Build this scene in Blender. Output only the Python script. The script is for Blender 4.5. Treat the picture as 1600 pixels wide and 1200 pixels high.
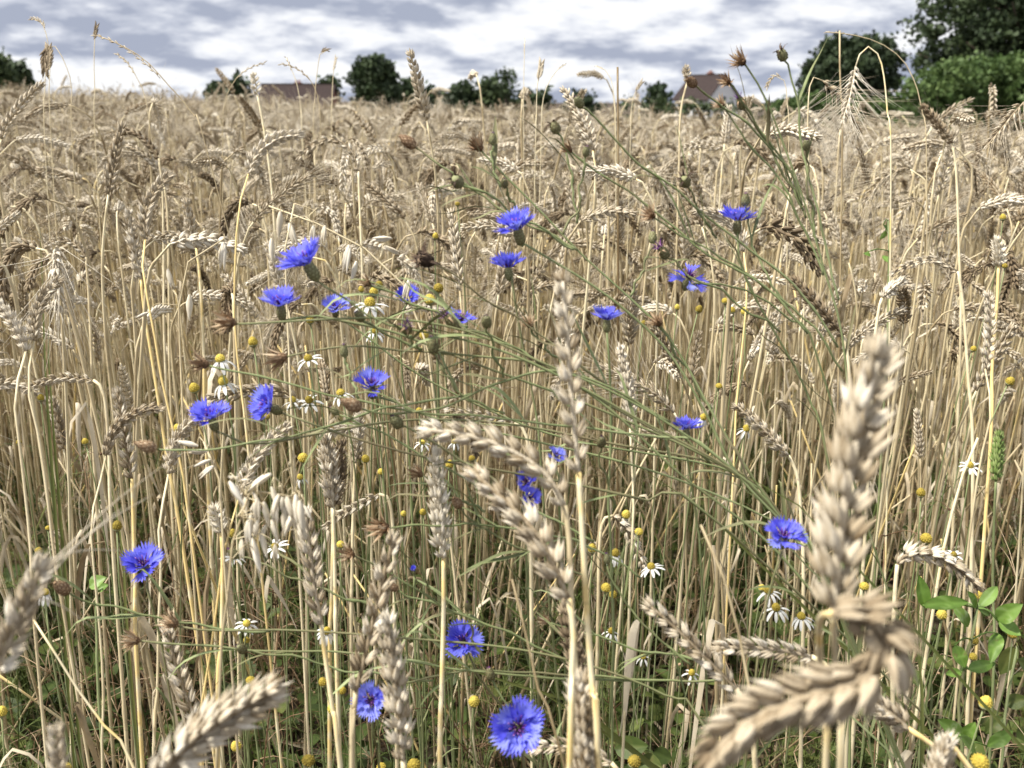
import bpy, math, random
import numpy as np
from mathutils import Vector, Matrix, Euler

RND = random.Random(11)
NPR = np.random.RandomState(5)
scene = bpy.context.scene
COL = scene.collection
for _o in list(bpy.data.objects):
    bpy.data.objects.remove(_o)

# ------------------------------------------------------------------ camera
F = 1500.0            # focal length in pixels of the 1600 x 1200 photograph
HY = 158.0            # pixel row of the true horizon
CH = 1.0              # camera height above the soil
TH = math.atan((600.0 - HY) / F)
CAM = np.array([0.0, 0.0, CH])
FWD = np.array([0.0, math.cos(TH), -math.sin(TH)])
UPV = np.array([0.0, math.sin(TH), math.cos(TH)])
RGT = np.array([1.0, 0.0, 0.0])
cam_d = bpy.data.cameras.new("camera")
cam = bpy.data.objects.new("camera", cam_d)
COL.objects.link(cam)
cam.location = CAM
cam.rotation_euler = (math.pi / 2 - TH, 0, 0)
cam_d.sensor_width = 36.0
cam_d.lens = 36.0 * F / 1600.0
cam_d.clip_start = 0.02
cam_d.clip_end = 6000.0
cam_d.dof.use_dof = True
cam_d.dof.focus_distance = 1.0
cam_d.dof.aperture_fstop = 10.0
scene.camera = cam

# ------------------------------------------------------------------ world: sky and clouds
SUN_EL, SUN_AZ = math.radians(58), math.radians(-105)
world = bpy.data.worlds.new("World")
scene.world = world
world.use_nodes = True
wt = world.node_tree
wt.nodes.clear()
def wn(t, **k):
    n = wt.nodes.new(t)
    for a, b in k.items():
        setattr(n, a, b)
    return n
def wmath(op, a, b=None):
    n = wn("ShaderNodeMath", operation=op)
    for i, x in enumerate((a, b)):
        if x is None:
            continue
        if isinstance(x, (int, float)):
            n.inputs[i].default_value = x
        else:
            wt.links.new(x, n.inputs[i])
    return n.outputs[0]
sky = wn("ShaderNodeTexSky", sky_type="NISHITA")
sky.sun_disc = False
sky.sun_elevation = SUN_EL
sky.sun_rotation = SUN_AZ
bg_sky = wn("ShaderNodeBackground")
bg_sky.inputs["Strength"].default_value = 0.08
wt.links.new(sky.outputs[0], bg_sky.inputs["Color"])
tc = wn("ShaderNodeTexCoord")
sep = wn("ShaderNodeSeparateXYZ")
wt.links.new(tc.outputs["Generated"], sep.inputs[0])
def cloud_coords(lift):
    """The view direction met with a flat cloud layer; lift looks a little higher up."""
    z = wmath("ADD", wmath("MAXIMUM", sep.outputs[2], 0.0), 0.27 + lift)
    c = wn("ShaderNodeCombineXYZ")
    wt.links.new(wmath("DIVIDE", sep.outputs[0], z), c.inputs[0])
    wt.links.new(wmath("DIVIDE", sep.outputs[1], z), c.inputs[1])
    c.inputs[2].default_value = 3.7
    return c.outputs[0]
def cloud_noise(co, scale, detail, rough, dist, off):
    mp = wn("ShaderNodeMapping")
    mp.inputs["Location"].default_value = off
    wt.links.new(co, mp.inputs[0])
    nz = wn("ShaderNodeTexNoise")
    nz.inputs["Scale"].default_value = scale
    nz.inputs["Detail"].default_value = detail
    nz.inputs["Roughness"].default_value = rough
    nz.inputs["Distortion"].default_value = dist
    wt.links.new(mp.outputs[0], nz.inputs["Vector"])
    return nz.outputs["Fac"]
def density(lift):
    co = cloud_coords(lift)
    a = cloud_noise(co, 1.9, 4.0, 0.5, 0.1, (1.3, 2.2, 0))
    b = cloud_noise(co, 5.2, 9.0, 0.54, 0.1, (4.3, 9.2, 0))
    return wmath("ADD", wmath("MULTIPLY", a, 0.64), wmath("MULTIPLY", b, 0.36))
d0, d1 = density(0.0), density(0.016)
n_mix = wmath("ADD", wmath("MULTIPLY", d0, 0.7), wmath("ADD", wmath("MULTIPLY", wmath("SUBTRACT", d0, d1), 0.75), 0.15))
n_cov = cloud_noise(cloud_coords(0.0), 1.1, 6.0, 0.55, 0.2, (7.1, 4.4, 0))
ramp = wn("ShaderNodeValToRGB")
ramp.color_ramp.elements[0].position = 0.40
ramp.color_ramp.elements[0].color = (0.39, 0.43, 0.54, 1)
ramp.color_ramp.elements[1].position = 0.57
ramp.color_ramp.elements[1].color = (0.95, 0.96, 0.98, 1)
e = ramp.color_ramp.elements.new(0.462)
e.color = (0.57, 0.605, 0.70, 1)
e = ramp.color_ramp.elements.new(0.515)
e.color = (0.80, 0.825, 0.885, 1)
wt.links.new(n_mix, ramp.inputs[0])
bg_cl = wn("ShaderNodeBackground")
bg_cl.inputs["Strength"].default_value = 0.63
wt.links.new(ramp.outputs[0], bg_cl.inputs["Color"])
cov = wn("ShaderNodeMapRange")
cov.inputs["From Min"].default_value = 0.26
cov.inputs["From Max"].default_value = 0.36
wt.links.new(n_cov, cov.inputs["Value"])
mixw = wn("ShaderNodeMixShader")
wt.links.new(cov.outputs[0], mixw.inputs[0])
wt.links.new(bg_sky.outputs[0], mixw.inputs[1])
wt.links.new(bg_cl.outputs[0], mixw.inputs[2])
wout = wn("ShaderNodeOutputWorld")
wt.links.new(mixw.outputs[0], wout.inputs[0])

# ------------------------------------------------------------------ sun and exposure
sun_d = bpy.data.lights.new("sun", "SUN")
sun_d.energy = 4.8
sun_d.angle = math.radians(8)
sun_d.color = (1.0, 0.95, 0.87)
sun = bpy.data.objects.new("sun", sun_d)
COL.objects.link(sun)
sd = Vector((math.sin(SUN_AZ) * math.cos(SUN_EL), math.cos(SUN_AZ) * math.cos(SUN_EL), math.sin(SUN_EL)))
sun.rotation_euler = sd.to_track_quat("Z", "Y").to_euler()
scene.view_settings.view_transform = "Standard"
scene.view_settings.look = "None"
scene.view_settings.gamma = 1.0
scene.view_settings.exposure = 0.76
scene.view_settings.use_curve_mapping = False
scene.render.engine = "CYCLES"
scene.cycles.max_bounces = 5
scene.cycles.diffuse_bounces = 3
scene.cycles.transparent_max_bounces = 8

# ------------------------------------------------------------------ helpers
def P(px, py, d):
    """A point seen at pixel (px, py) of the photograph, d metres in front of the camera."""
    return CAM + d * (FWD + (px - 800.0) / F * RGT + (600.0 - py) / F * UPV)
def V3(r, u, t):
    """A direction given as right / up / towards the camera."""
    v = r * RGT + u * UPV - t * FWD
    return v / np.linalg.norm(v)
def smooth01(x):
    x = np.clip(x, 0, 1)
    return x * x * (3 - 2 * x)
def ground_z(x, y):
    s = smooth01((np.asarray(y, float) - 1.5) / 8.0)
    yy = np.asarray(y, float)
    z = -0.042 * np.clip(x, -60, 60) * s - 1.25 * smooth01((yy - 3.0) / 62.0)
    z = z - 2.4 * smooth01((yy - 74.0) / 60.0)
    return z
def unit(v):
    n = np.linalg.norm(v)
    return v / n if n > 1e-12 else v
def catmull(pts, n):
    pts = np.asarray(pts, float)
    if len(pts) < 3:
        t = np.linspace(0, 1, n)[:, None]
        return pts[0] * (1 - t) + pts[-1] * t
    p = np.vstack([2 * pts[0] - pts[1], pts, 2 * pts[-1] - pts[-2]])
    seg = np.linalg.norm(np.diff(pts, axis=0), axis=1)
    cum = np.concatenate([[0], np.cumsum(seg)])
    out = []
    for s in np.linspace(0, cum[-1], n):
        i = min(int(np.searchsorted(cum, s, side="right")) - 1, len(pts) - 2)
        t = (s - cum[i]) / max(seg[i], 1e-9)
        a, b, c, d = p[i], p[i + 1], p[i + 2], p[i + 3]
        out.append(0.5 * ((2 * b) + (-a + c) * t + (2 * a - 5 * b + 4 * c - d) * t * t + (-a + 3 * b - 3 * c + d) * t ** 3))
    return np.array(out)
def frames(pts, ref):
    """Tangents and transported side vectors along a polyline."""
    pts = np.asarray(pts, float)
    T = np.gradient(pts, axis=0)
    T /= np.maximum(np.linalg.norm(T, axis=1), 1e-12)[:, None]
    N = np.zeros_like(T)
    n = np.asarray(ref, float) - np.dot(ref, T[0]) * T[0]
    if np.linalg.norm(n) < 1e-6:
        n = np.cross(T[0], [0.3, 0.9, 0.2])
    n = unit(n)
    for i in range(len(pts)):
        n = unit(n - np.dot(n, T[i]) * T[i])
        N[i] = n
    return T, N, np.cross(T, N)

class MB:
    """Collects geometry; build() links it as one mesh object."""
    def __init__(self):
        self.v, self.f, self.t, self.m, self.n = [], [], [], [], 0
    def add(self, verts, faces, tint=0.5, mat=0):
        verts = np.asarray(verts, float)
        self.v.append(verts)
        self.t.append(np.broadcast_to(np.asarray(tint, float), (len(verts),)))
        o = self.n
        self.f.extend([tuple(i + o for i in f) for f in faces])
        self.m.extend([mat] * len(faces))
        self.n += len(verts)
    def join(self, other, M=None, tint_add=0.0, mat=None):
        v = np.vstack(other.v)
        if M is not None:
            M = np.array(M)
            v = v @ M[:3, :3].T + M[:3, 3]
        o = self.n
        self.v.append(v)
        self.t.append(np.concatenate(other.t) + tint_add)
        self.f.extend([tuple(i + o for i in f) for f in other.f])
        self.m.extend(other.m if mat is None else [mat] * len(other.f))
        self.n += len(v)
    def mesh(self, name, mats, smooth=True):
        me = bpy.data.meshes.new(name)
        me.from_pydata(np.vstack(self.v).tolist(), [], self.f)
        for m in (mats if isinstance(mats, (list, tuple)) else [mats]):
            me.materials.append(m)
        a = me.attributes.new("tint", "FLOAT", "POINT")
        a.data.foreach_set("value", np.ascontiguousarray(np.concatenate(self.t), dtype=np.float32))
        if any(self.m):
            me.polygons.foreach_set("material_index", np.array(self.m, dtype=np.int32))
        if smooth:
            me.shade_smooth()
        me.update()
        return me
    def build(self, name, mats, parent=None, smooth=True):
        return link(name, self.mesh(name, mats, smooth), parent)
def link(name, me, parent=None, M=None):
    o = bpy.data.objects.new(name, me)
    COL.objects.link(o)
    if parent is not None:
        o.parent = parent
    if M is not None:
        o.matrix_local = M
    return o
def empty(name, loc, label=None, cat=None, group=None, rz=0.0):
    o = bpy.data.objects.new(name, None)
    o.empty_display_size = 0.05
    COL.objects.link(o)
    o.location = loc
    o.rotation_euler = (0, 0, rz)
    tag(o, label, cat, group)
    return o
def tag(o, label=None, cat=None, group=None, kind=None):
    for k, v in (("label", label), ("category", cat), ("group", group), ("kind", kind)):
        if v:
            o[k] = v
    return o

def tube(mb, pts, rad, sides=6, tint=0.5, mat=0, ref=(1, 0, 0)):
    pts = np.asarray(pts, float)
    n = len(pts)
    rad = np.broadcast_to(np.asarray(rad, float), (n,))
    T, N, B = frames(pts, ref)
    a = np.arange(sides) / sides * 2 * math.pi
    ring = N[:, None, :] * np.cos(a)[None, :, None] + B[:, None, :] * np.sin(a)[None, :, None]
    v = (pts[:, None, :] + ring * rad[:, None, None]).reshape(-1, 3)
    fs = []
    for i in range(n - 1):
        for j in range(sides):
            k = (j + 1) % sides
            fs.append((i * sides + j, i * sides + k, (i + 1) * sides + k, (i + 1) * sides + j))
    fs.append(tuple(range((n - 1) * sides, n * sides)))
    fs.append(tuple(reversed(range(sides))))
    tt = np.repeat(np.broadcast_to(np.asarray(tint, float), (n,)), sides)
    mb.add(v, fs, tt, mat)
def ribbon(mb, pts, wid, nref, fold=0.15, tint=0.5, mat=0, twist=0.0):
    """A leaf blade: three vertices across, with a crease along the middle."""
    pts = np.asarray(pts, float)
    n = len(pts)
    T, N, B = frames(pts, nref)
    wid = np.broadcast_to(np.asarray(wid, float), (n,))
    v = []
    for i in range(n):
        a = twist * i / max(n - 1, 1)
        nn = N[i] * math.cos(a) + B[i] * math.sin(a)
        bb = np.cross(T[i], nn)
        v += [pts[i] - bb * wid[i] * .5 + nn * wid[i] * fold, pts[i], pts[i] + bb * wid[i] * .5 + nn * wid[i] * fold]
    fs = []
    for i in range(n - 1):
        for j in range(2):
            fs.append((i * 3 + j, i * 3 + j + 1, i * 3 + j + 4, i * 3 + j + 3))
    mb.add(v, fs, tint, mat)
def lathe(mb, prof, sides, tint=0.5, mat=0, M=None, squash=1.0):
    """Revolve (radius, z) pairs round z."""
    v = []
    for r, z in prof:
        for j in range(sides):
            a = j / sides * 2 * math.pi
            v.append((r * math.cos(a), r * math.sin(a) * squash, z))
    v = np.array(v)
    if M is not None:
        M = np.array(M)
        v = v @ M[:3, :3].T + M[:3, 3]
    fs = []
    n = len(prof)
    for i in range(n - 1):
        for j in range(sides):
            k = (j + 1) % sides
            fs.append((i * sides + j, i * sides + k, (i + 1) * sides + k, (i + 1) * sides + j))
    fs.append(tuple(range((n - 1) * sides, n * sides)))
    fs.append(tuple(reversed(range(sides))))
    mb.add(v, fs, tint, mat)
def mat_from(z, x, pos=(0, 0, 0), s=1.0):
    """4x4 with its z axis along z and x as near x as can be."""
    z = unit(np.asarray(z, float))
    x = np.asarray(x, float)
    x = x - np.dot(x, z) * z
    if np.linalg.norm(x) < 1e-6:
        x = np.cross(z, [0.31, 0.72, 0.62])
    x = unit(x)
    y = np.cross(z, x)
    M = np.eye(4)
    M[:3, 0], M[:3, 1], M[:3, 2], M[:3, 3] = x * s, y * s, z * s, pos
    return M

# ------------------------------------------------------------------ materials
def material(name, stops, noise_scale=60.0, noise_amt=0.25, rough=0.75, transl=0.0, obj_rand=0.35, spec=0.25,
             stretch=(1, 1, 1), bump=0.0, speck=0.0, speck_col=(0.05, 0.035, 0.02), hue=0.0, bump_scale=None):
    m = bpy.data.materials.new(name)
    m.use_nodes = True
    nt = m.node_tree
    nt.nodes.clear()
    N, L = nt.nodes.new, nt.links.new
    def mth(op, a, b):
        n = N("ShaderNodeMath"); n.operation = op
        for i, x in enumerate((a, b)):
            if isinstance(x, (int, float)): n.inputs[i].default_value = x
            else: L(x, n.inputs[i])
        return n.outputs[0]
    at = N("ShaderNodeAttribute"); at.attribute_name = "tint"
    oi = N("ShaderNodeObjectInfo")
    co = N("ShaderNodeTexCoord")
    mp = N("ShaderNodeMapping"); mp.inputs["Scale"].default_value = stretch
    L(co.outputs["Object"], mp.inputs[0])
    nz = N("ShaderNodeTexNoise"); nz.inputs["Scale"].default_value = noise_scale; nz.inputs["Detail"].default_value = 4
    nz.noise_dimensions = "4D"
    L(mp.outputs[0], nz.inputs["Vector"])
    L(mth("MULTIPLY", oi.outputs["Random"], 40.0), nz.inputs["W"])
    x = mth("ADD", at.outputs["Fac"], mth("MULTIPLY", mth("SUBTRACT", nz.outputs["Fac"], 0.5), noise_amt * 4))
    x = mth("ADD", x, mth("MULTIPLY", mth("SUBTRACT", oi.outputs["Random"], 0.5), obj_rand))
    rp = N("ShaderNodeValToRGB")
    els = rp.color_ramp.elements
    while len(els) > 1: els.remove(els[-1])
    els[0].position = stops[0][0]; els[0].color = (*stops[0][1], 1)
    for p, c in stops[1:]:
        e_ = els.new(p); e_.color = (*c, 1)
    L(x, rp.inputs[0])
    colr = rp.outputs[0]
    if speck > 0:
        n2 = N("ShaderNodeTexNoise"); n2.inputs["Scale"].default_value = noise_scale * 4; n2.inputs["Detail"].default_value = 2
        L(co.outputs["Object"], n2.inputs["Vector"])
        mr = N("ShaderNodeMapRange"); mr.inputs["From Min"].default_value = 0.62; mr.inputs["From Max"].default_value = 0.74
        mr.inputs["To Max"].default_value = speck
        L(n2.outputs["Fac"], mr.inputs["Value"])
        mx = N("ShaderNodeMixRGB"); L(mr.outputs[0], mx.inputs[0]); L(colr, mx.inputs[1]); mx.inputs[2].default_value = (*speck_col, 1)
        colr = mx.outputs[0]
    b = N("ShaderNodeBsdfPrincipled")
    b.inputs["Roughness"].default_value = rough
    b.inputs["Specular IOR Level"].default_value = spec
    L(colr, b.inputs["Base Color"])
    if bump > 0:
        bp = N("ShaderNodeBump"); bp.inputs["Strength"].default_value = bump; bp.inputs["Distance"].default_value = 0.001
        if bump_scale:
            n3 = N("ShaderNodeTexNoise"); n3.inputs["Scale"].default_value = bump_scale; n3.inputs["Detail"].default_value = 3
            L(mp.outputs[0], n3.inputs["Vector"]); L(n3.outputs["Fac"], bp.inputs["Height"])
        else:
            L(nz.outputs["Fac"], bp.inputs["Height"])
        L(bp.outputs[0], b.inputs["Normal"])
    o = N("ShaderNodeOutputMaterial")
    if transl > 0:
        tr = N("ShaderNodeBsdfTranslucent"); L(colr, tr.inputs[0])
        ms = N("ShaderNodeMixShader"); ms.inputs[0].default_value = transl
        L(b.outputs[0], ms.inputs[1]); L(tr.outputs[0], ms.inputs[2]); L(ms.outputs[0], o.inputs[0])
    else:
        L(b.outputs[0], o.inputs[0])
    return m

M_STRAW = material("straw", [(0.0, (0.17, 0.115, 0.05)), (0.25, (0.33, 0.255, 0.14)), (0.55, (0.58, 0.485, 0.30)), (0.84, (0.75, 0.665, 0.445)), (1.0, (0.76, 0.58, 0.25))],
                   noise_scale=45, noise_amt=0.14, rough=0.55, obj_rand=0.42, spec=0.4, stretch=(4, 4, 0.7), speck=0.35, bump=0.25)
M_HUSK = material("husk", [(0.0, (0.19, 0.13, 0.065)), (0.3, (0.39, 0.315, 0.21)), (0.6, (0.61, 0.53, 0.395)), (1.0, (0.80, 0.735, 0.61))],
                  noise_scale=110, noise_amt=0.24, rough=0.68, transl=0.14, obj_rand=0.55, spec=0.25, speck=0.45, bump=0.9, bump_scale=260, stretch=(5, 5, .7))
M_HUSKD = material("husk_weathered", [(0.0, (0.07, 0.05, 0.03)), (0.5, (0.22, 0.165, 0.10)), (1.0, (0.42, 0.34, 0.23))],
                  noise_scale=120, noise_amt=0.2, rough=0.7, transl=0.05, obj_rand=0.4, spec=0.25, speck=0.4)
M_HUSKX = material("husk_dull", [(0.0, (0.13, 0.09, 0.05)), (0.4, (0.32, 0.25, 0.16)), (0.75, (0.50, 0.42, 0.30)), (1.0, (0.64, 0.56, 0.43))],
                  noise_scale=110, noise_amt=0.26, rough=0.75, transl=0.1, obj_rand=0.5, spec=0.15, speck=0.5, bump=0.9, bump_scale=260, stretch=(5, 5, .7))
M_HUSKG = material("husk_green", [(0.0, (0.09, 0.15, 0.03)), (0.5, (0.20, 0.29, 0.08)), (1.0, (0.42, 0.48, 0.20))],
                  noise_scale=120, noise_amt=0.15, rough=0.6, transl=0.15, obj_rand=0.1)
M_DLEAF = material("dry_leaf", [(0.0, (0.16, 0.11, 0.06)), (0.35, (0.36, 0.28, 0.17)), (0.7, (0.60, 0.52, 0.38)), (1.0, (0.72, 0.64, 0.50))],
                  noise_scale=40, noise_amt=0.2, rough=0.7, transl=0.3, obj_rand=0.5, stretch=(3, 3, 1), speck=0.3)
M_PETAL = material("blue_petal", [(0.0, (0.045, 0.028, 0.42)), (0.5, (0.095, 0.095, 0.68)), (1.0, (0.19, 0.20, 0.84))],
                  noise_scale=150, noise_amt=0.2, rough=0.6, transl=0.3, obj_rand=0.5, spec=0.15)
M_PETAL2 = material("pale_blue_petal", [(0.0, (0.10, 0.08, 0.52)), (0.5, (0.19, 0.21, 0.80)), (1.0, (0.32, 0.36, 0.90))],
                  noise_scale=150, noise_amt=0.22, rough=0.6, transl=0.3, obj_rand=0.5, spec=0.15)
M_PURPLE = material("purple_stamen", [(0.0, (0.035, 0.01, 0.07)), (0.6, (0.09, 0.02, 0.16)), (0.9, (0.30, 0.08, 0.34)), (1.0, (0.65, 0.40, 0.60))],
                  noise_scale=200, noise_amt=0.05, rough=0.6, obj_rand=0.0)
M_GSTEM = material("green_stem", [(0.0, (0.13, 0.09, 0.05)), (0.35, (0.19, 0.165, 0.085)), (0.65, (0.18, 0.215, 0.09)), (1.0, (0.29, 0.33, 0.16))],
                  noise_scale=18, noise_amt=0.22, rough=0.6, obj_rand=0.3, spec=0.3, speck=0.2)
M_CALYX = material("calyx", [(0.0, (0.09, 0.055, 0.03)), (0.4, (0.17, 0.15, 0.07)), (0.7, (0.25, 0.26, 0.13)), (1.0, (0.42, 0.42, 0.25))],
                  noise_scale=250, noise_amt=0.12, rough=0.65, obj_rand=0.2)
M_BRACT = material("dry_bract", [(0.0, (0.07, 0.036, 0.018)), (0.4, (0.20, 0.12, 0.065)), (0.7, (0.40, 0.28, 0.17)), (1.0, (0.64, 0.52, 0.36))],
                  noise_scale=160, noise_amt=0.2, rough=0.7, transl=0.1, obj_rand=0.25)
M_DARKB = material("dead_bract", [(0.0, (0.02, 0.013, 0.01)), (0.5, (0.07, 0.045, 0.03)), (1.0, (0.20, 0.14, 0.09))],
                  noise_scale=160, noise_amt=0.2, rough=0.8, obj_rand=0.2)
M_YELLOW = material("yellow_disc", [(0.0, (0.20, 0.15, 0.025)), (0.5, (0.42, 0.32, 0.05)), (1.0, (0.62, 0.50, 0.10))],
                  noise_scale=500, noise_amt=0.25, rough=0.8, obj_rand=0.9, bump=1.0)
M_WHITE = material("white_ray", [(0.0, (0.62, 0.62, 0.58)), (1.0, (0.82, 0.82, 0.80))], noise_scale=80, noise_amt=0.1, rough=0.6, transl=0.25, obj_rand=0.2)
M_GREEN = material("green_leaf", [(0.0, (0.025, 0.042, 0.010)), (0.5, (0.07, 0.105, 0.022)), (1.0, (0.17, 0.19, 0.055))],
                  noise_scale=25, noise_amt=0.2, rough=0.55, transl=0.3, obj_rand=0.5, spec=0.35, speck=0.5, speck_col=(0.14, 0.11, 0.04))
M_CLOVER = material("clover_leaf", [(0.0, (0.05, 0.10, 0.014)), (0.5, (0.14, 0.25, 0.04)), (0.8, (0.22, 0.34, 0.085)), (1.0, (0.30, 0.42, 0.18))],
                  noise_scale=40, noise_amt=0.16, rough=0.5, transl=0.3, obj_rand=0.4, spec=0.4, speck=0.5, speck_col=(0.16, 0.12, 0.04))
M_OAT = material("oat_husk", [(0.0, (0.46, 0.38, 0.26)), (0.5, (0.70, 0.63, 0.49)), (1.0, (0.82, 0.77, 0.66))],
                  noise_scale=90, noise_amt=0.2, rough=0.6, transl=0.15, obj_rand=0.3, stretch=(3, 3, 1))
M_BARK = material("bark", [(0.0, (0.03, 0.022, 0.016)), (1.0, (0.13, 0.10, 0.075))], noise_scale=8, noise_amt=0.3, rough=0.9, obj_rand=0.2, stretch=(3, 3, 0.5), bump=0.6)
M_TREED = material("dark_foliage", [(0.0, (0.016, 0.026, 0.012)), (0.5, (0.040, 0.062, 0.027)), (1.0, (0.080, 0.110, 0.045))],
                  noise_scale=0.8, noise_amt=0.2, rough=0.6, transl=0.18, obj_rand=0.2)
M_TREEM = material("hedge_foliage", [(0.0, (0.03, 0.06, 0.014)), (0.5, (0.080, 0.130, 0.040)), (1.0, (0.14, 0.20, 0.065))],
                  noise_scale=1.2, noise_amt=0.2, rough=0.6, transl=0.25, obj_rand=0.2)
M_SOIL = material("soil", [(0.0, (0.018, 0.013, 0.009)), (0.5, (0.05, 0.036, 0.024)), (1.0, (0.12, 0.09, 0.06))],
                  noise_scale=30, noise_amt=0.4, rough=0.95, obj_rand=0.0, bump=0.8)
M_ROOF = material("roof_tile", [(0.0, (0.026, 0.019, 0.018)), (1.0, (0.06, 0.040, 0.037))], noise_scale=3, noise_amt=0.25, rough=0.85, obj_rand=0.25)
M_WALLB = material("brick_wall", [(0.0, (0.20, 0.09, 0.06)), (1.0, (0.34, 0.17, 0.12))], noise_scale=4, noise_amt=0.25, rough=0.9, obj_rand=0.1)
M_WALLW = material("white_render", [(0.0, (0.66, 0.66, 0.66)), (1.0, (0.80, 0.80, 0.80))], noise_scale=1, noise_amt=0.2, rough=0.9, obj_rand=0.0)
M_GLASS = material("window_glass", [(0.0, (0.02, 0.025, 0.03)), (1.0, (0.05, 0.06, 0.07))], rough=0.15, spec=0.6)
M_WOODP = material("grey_wood", [(0.0, (0.18, 0.16, 0.13)), (1.0, (0.38, 0.34, 0.28))], noise_scale=20, noise_amt=0.2, rough=0.9)

# ------------------------------------------------------------------ ground sheet
def make_ground():
    ys = np.concatenate([np.linspace(-25, 0, 8), np.linspace(0.3, 5, 40), np.geomspace(5.4, 140, 46), np.geomspace(160, 4500, 14)])
    ts = np.linspace(-1, 1, 61)
    v = []
    for y in ys:
        wd = 8 + 1.1 * abs(y)
        for t in ts:
            x = t * wd
            z = float(ground_z(x, y))
            if y < 6:
                z += 0.012 * math.sin(x * 9 + y * 4) * math.cos(y * 11 - x * 3) + NPR.uniform(-.006, .006)
            v.append((x, y, z))
    fs = []
    n = len(ts)
    for i in range(len(ys) - 1):
        for j in range(n - 1):
            fs.append((i * n + j, i * n + j + 1, (i + 1) * n + j + 1, (i + 1) * n + j))
    mb = MB()
    mb.add(v, fs)
    g = mb.build("ground", M_SOIL)
    tag(g, "dark bare soil under the wheat crop", "ground", None, "structure")
make_ground()

# ------------------------------------------------------------------ trees, hedge, houses
def leaf_cloud(mb, blobs, n, size, seed, flat=0.8, tint0=0.5):
    """Leaf-sized quads gathered in clumps through the blobs (centre, radii)."""
    r = np.random.RandomState(seed)
    vol = np.array([b[1][0] * b[1][1] * b[1][2] for b in blobs]) ** 0.8
    vol /= vol.sum()
    V, T = [], []
    for (c, rad), w in zip(blobs, vol):
        k = max(int(n * w), 8)
        nc = max(k // 14, 3)
        d = r.normal(size=(nc, 3)); d /= np.linalg.norm(d, axis=1)[:, None]
        rr = r.uniform(0.35, 1.0, nc) ** 0.45
        cc = np.array(c) + d * rr[:, None] * np.array(rad)
        ct = r.uniform(-.22, .22, nc)
        which = r.randint(0, nc, k)
        spread = size * 2.6
        pos = cc[which] + r.normal(scale=spread * .6, size=(k, 3)) * [1, 1, flat]
        a = r.normal(size=(k, 3)); a /= np.linalg.norm(a, axis=1)[:, None]
        b = np.cross(a, r.normal(size=(k, 3))); b /= np.linalg.norm(b, axis=1)[:, None]
        s = size * r.uniform(.8, 1.6, k)[:, None]
        q = np.stack([pos - a * s, pos + b * s * .8 , pos + a * s, pos - b * s * .8], axis=1).reshape(-1, 3)
        V.append(q)
        T.append(np.repeat(tint0 + ct[which] + r.uniform(-.2, .2, k), 4))
    v = np.vstack(V)
    fs = np.arange(len(v)).reshape(-1, 4).tolist()
    mb.add(v, fs, np.concatenate(T))
def tree(name, px, d, top_py, wid_px, base_z, n, leaf, label, cat="tree", seed=1, mat=None, crown_bottom=0.25, nb=12, tint0=0.5, skew=1.0, trunk=True):
    mat = mat or M_TREED
    r = np.random.RandomState(seed)
    c = P(px, HY, d)
    base_z = float(ground_z(c[0], c[1])) - .05
    base = np.array([c[0], c[1], base_z])
    topz = P(px, top_py, d)[2]
    h = topz - base_z
    w = wid_px / F * d / 2
    root = empty(name, base, label, cat)
    if trunk:
        tb = MB()
        tr = max(0.02 * h, 0.06)
        pts = catmull([(0, 0, -.1), (0.05 * w, 0.02, h * .3), (-.04 * w, .05, h * .6), (0.02, 0, h * .85)], 10)
        tube(tb, pts, np.linspace(tr * 1.3, tr * .25, 10), 8)
        for k in range(9):
            a = r.uniform(0, 6.28); z0 = h * r.uniform(.22, .6)
            e_ = np.array([math.cos(a) * w * .7, math.sin(a) * w * .7, min(z0 + h * r.uniform(.1, .35), h * .92)])
            tube(tb, catmull([(0, 0, z0), (e_[0] * .4, e_[1] * .4, z0 + (e_[2] - z0) * .6), e_], 6), np.linspace(tr * .5, tr * .1, 6), 5)
        tb.build("trunk", M_BARK, root)
    blobs = []
    for k in range(nb):
        u = (k + .5) / nb
        z = h * (crown_bottom + (1 - crown_bottom) * u)
        prof = math.sin(math.pi * (0.12 + .80 * u)) ** .7
        a = k * 2.4 + r.uniform(-.5, .5)
        rr = w * prof * r.uniform(.2, .52)
        rad = w * prof * r.uniform(.34, .5) + .03 * h
        zr = rad * .8 * skew
        blobs.append(((math.cos(a) * rr, math.sin(a) * rr, min(z, h - zr * .95)), (rad, rad, zr)))
    cb = MB()
    leaf_cloud(cb, blobs, n, leaf, seed + 50, tint0=tint0)
    cb.build("crown", mat, root, smooth=False)
    return root
def bush(name, pxs, d, top_pys, base_z, n, leaf, label, cat, seed, mat, depth=1.2, tint0=0.5):
    """A hedge or bush: a row of leafy mounds on a shared foot."""
    r = np.random.RandomState(seed)
    c0 = P(sum(pxs) / len(pxs), HY, d)
    base_z = float(ground_z(c0[0], c0[1])) - .05
    base = np.array([c0[0], c0[1], base_z])
    root = empty(name, base, label, cat)
    blobs, tb = [], MB()
    for px, ty in zip(pxs, top_pys):
        q = P(px, ty, d)
        step = abs(pxs[-1] - pxs[0]) / max(len(pxs) - 1, 1) / F * d * .75 + .15
        h = q[2] - base_z
        for u in (.3, .62, .85):
            blobs.append(((q[0] - base[0] + r.uniform(-.2, .2) * step, r.uniform(-.4, .4) * depth, h * u), (step, depth, h * (.32 if u < .8 else .15))))
        tube(tb, [(q[0] - base[0], 0, -.1), (q[0] - base[0] + .1, .1, h * .5), (q[0] - base[0] - .05, 0, h * .8)], [.06, .04, .015], 5)
    tb.build("stem", M_BARK, root)
    cb = MB()
    leaf_cloud(cb, blobs, n, leaf, seed + 50, tint0=tint0)
    cb.build("foliage", mat, root, smooth=False)
    return root
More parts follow.
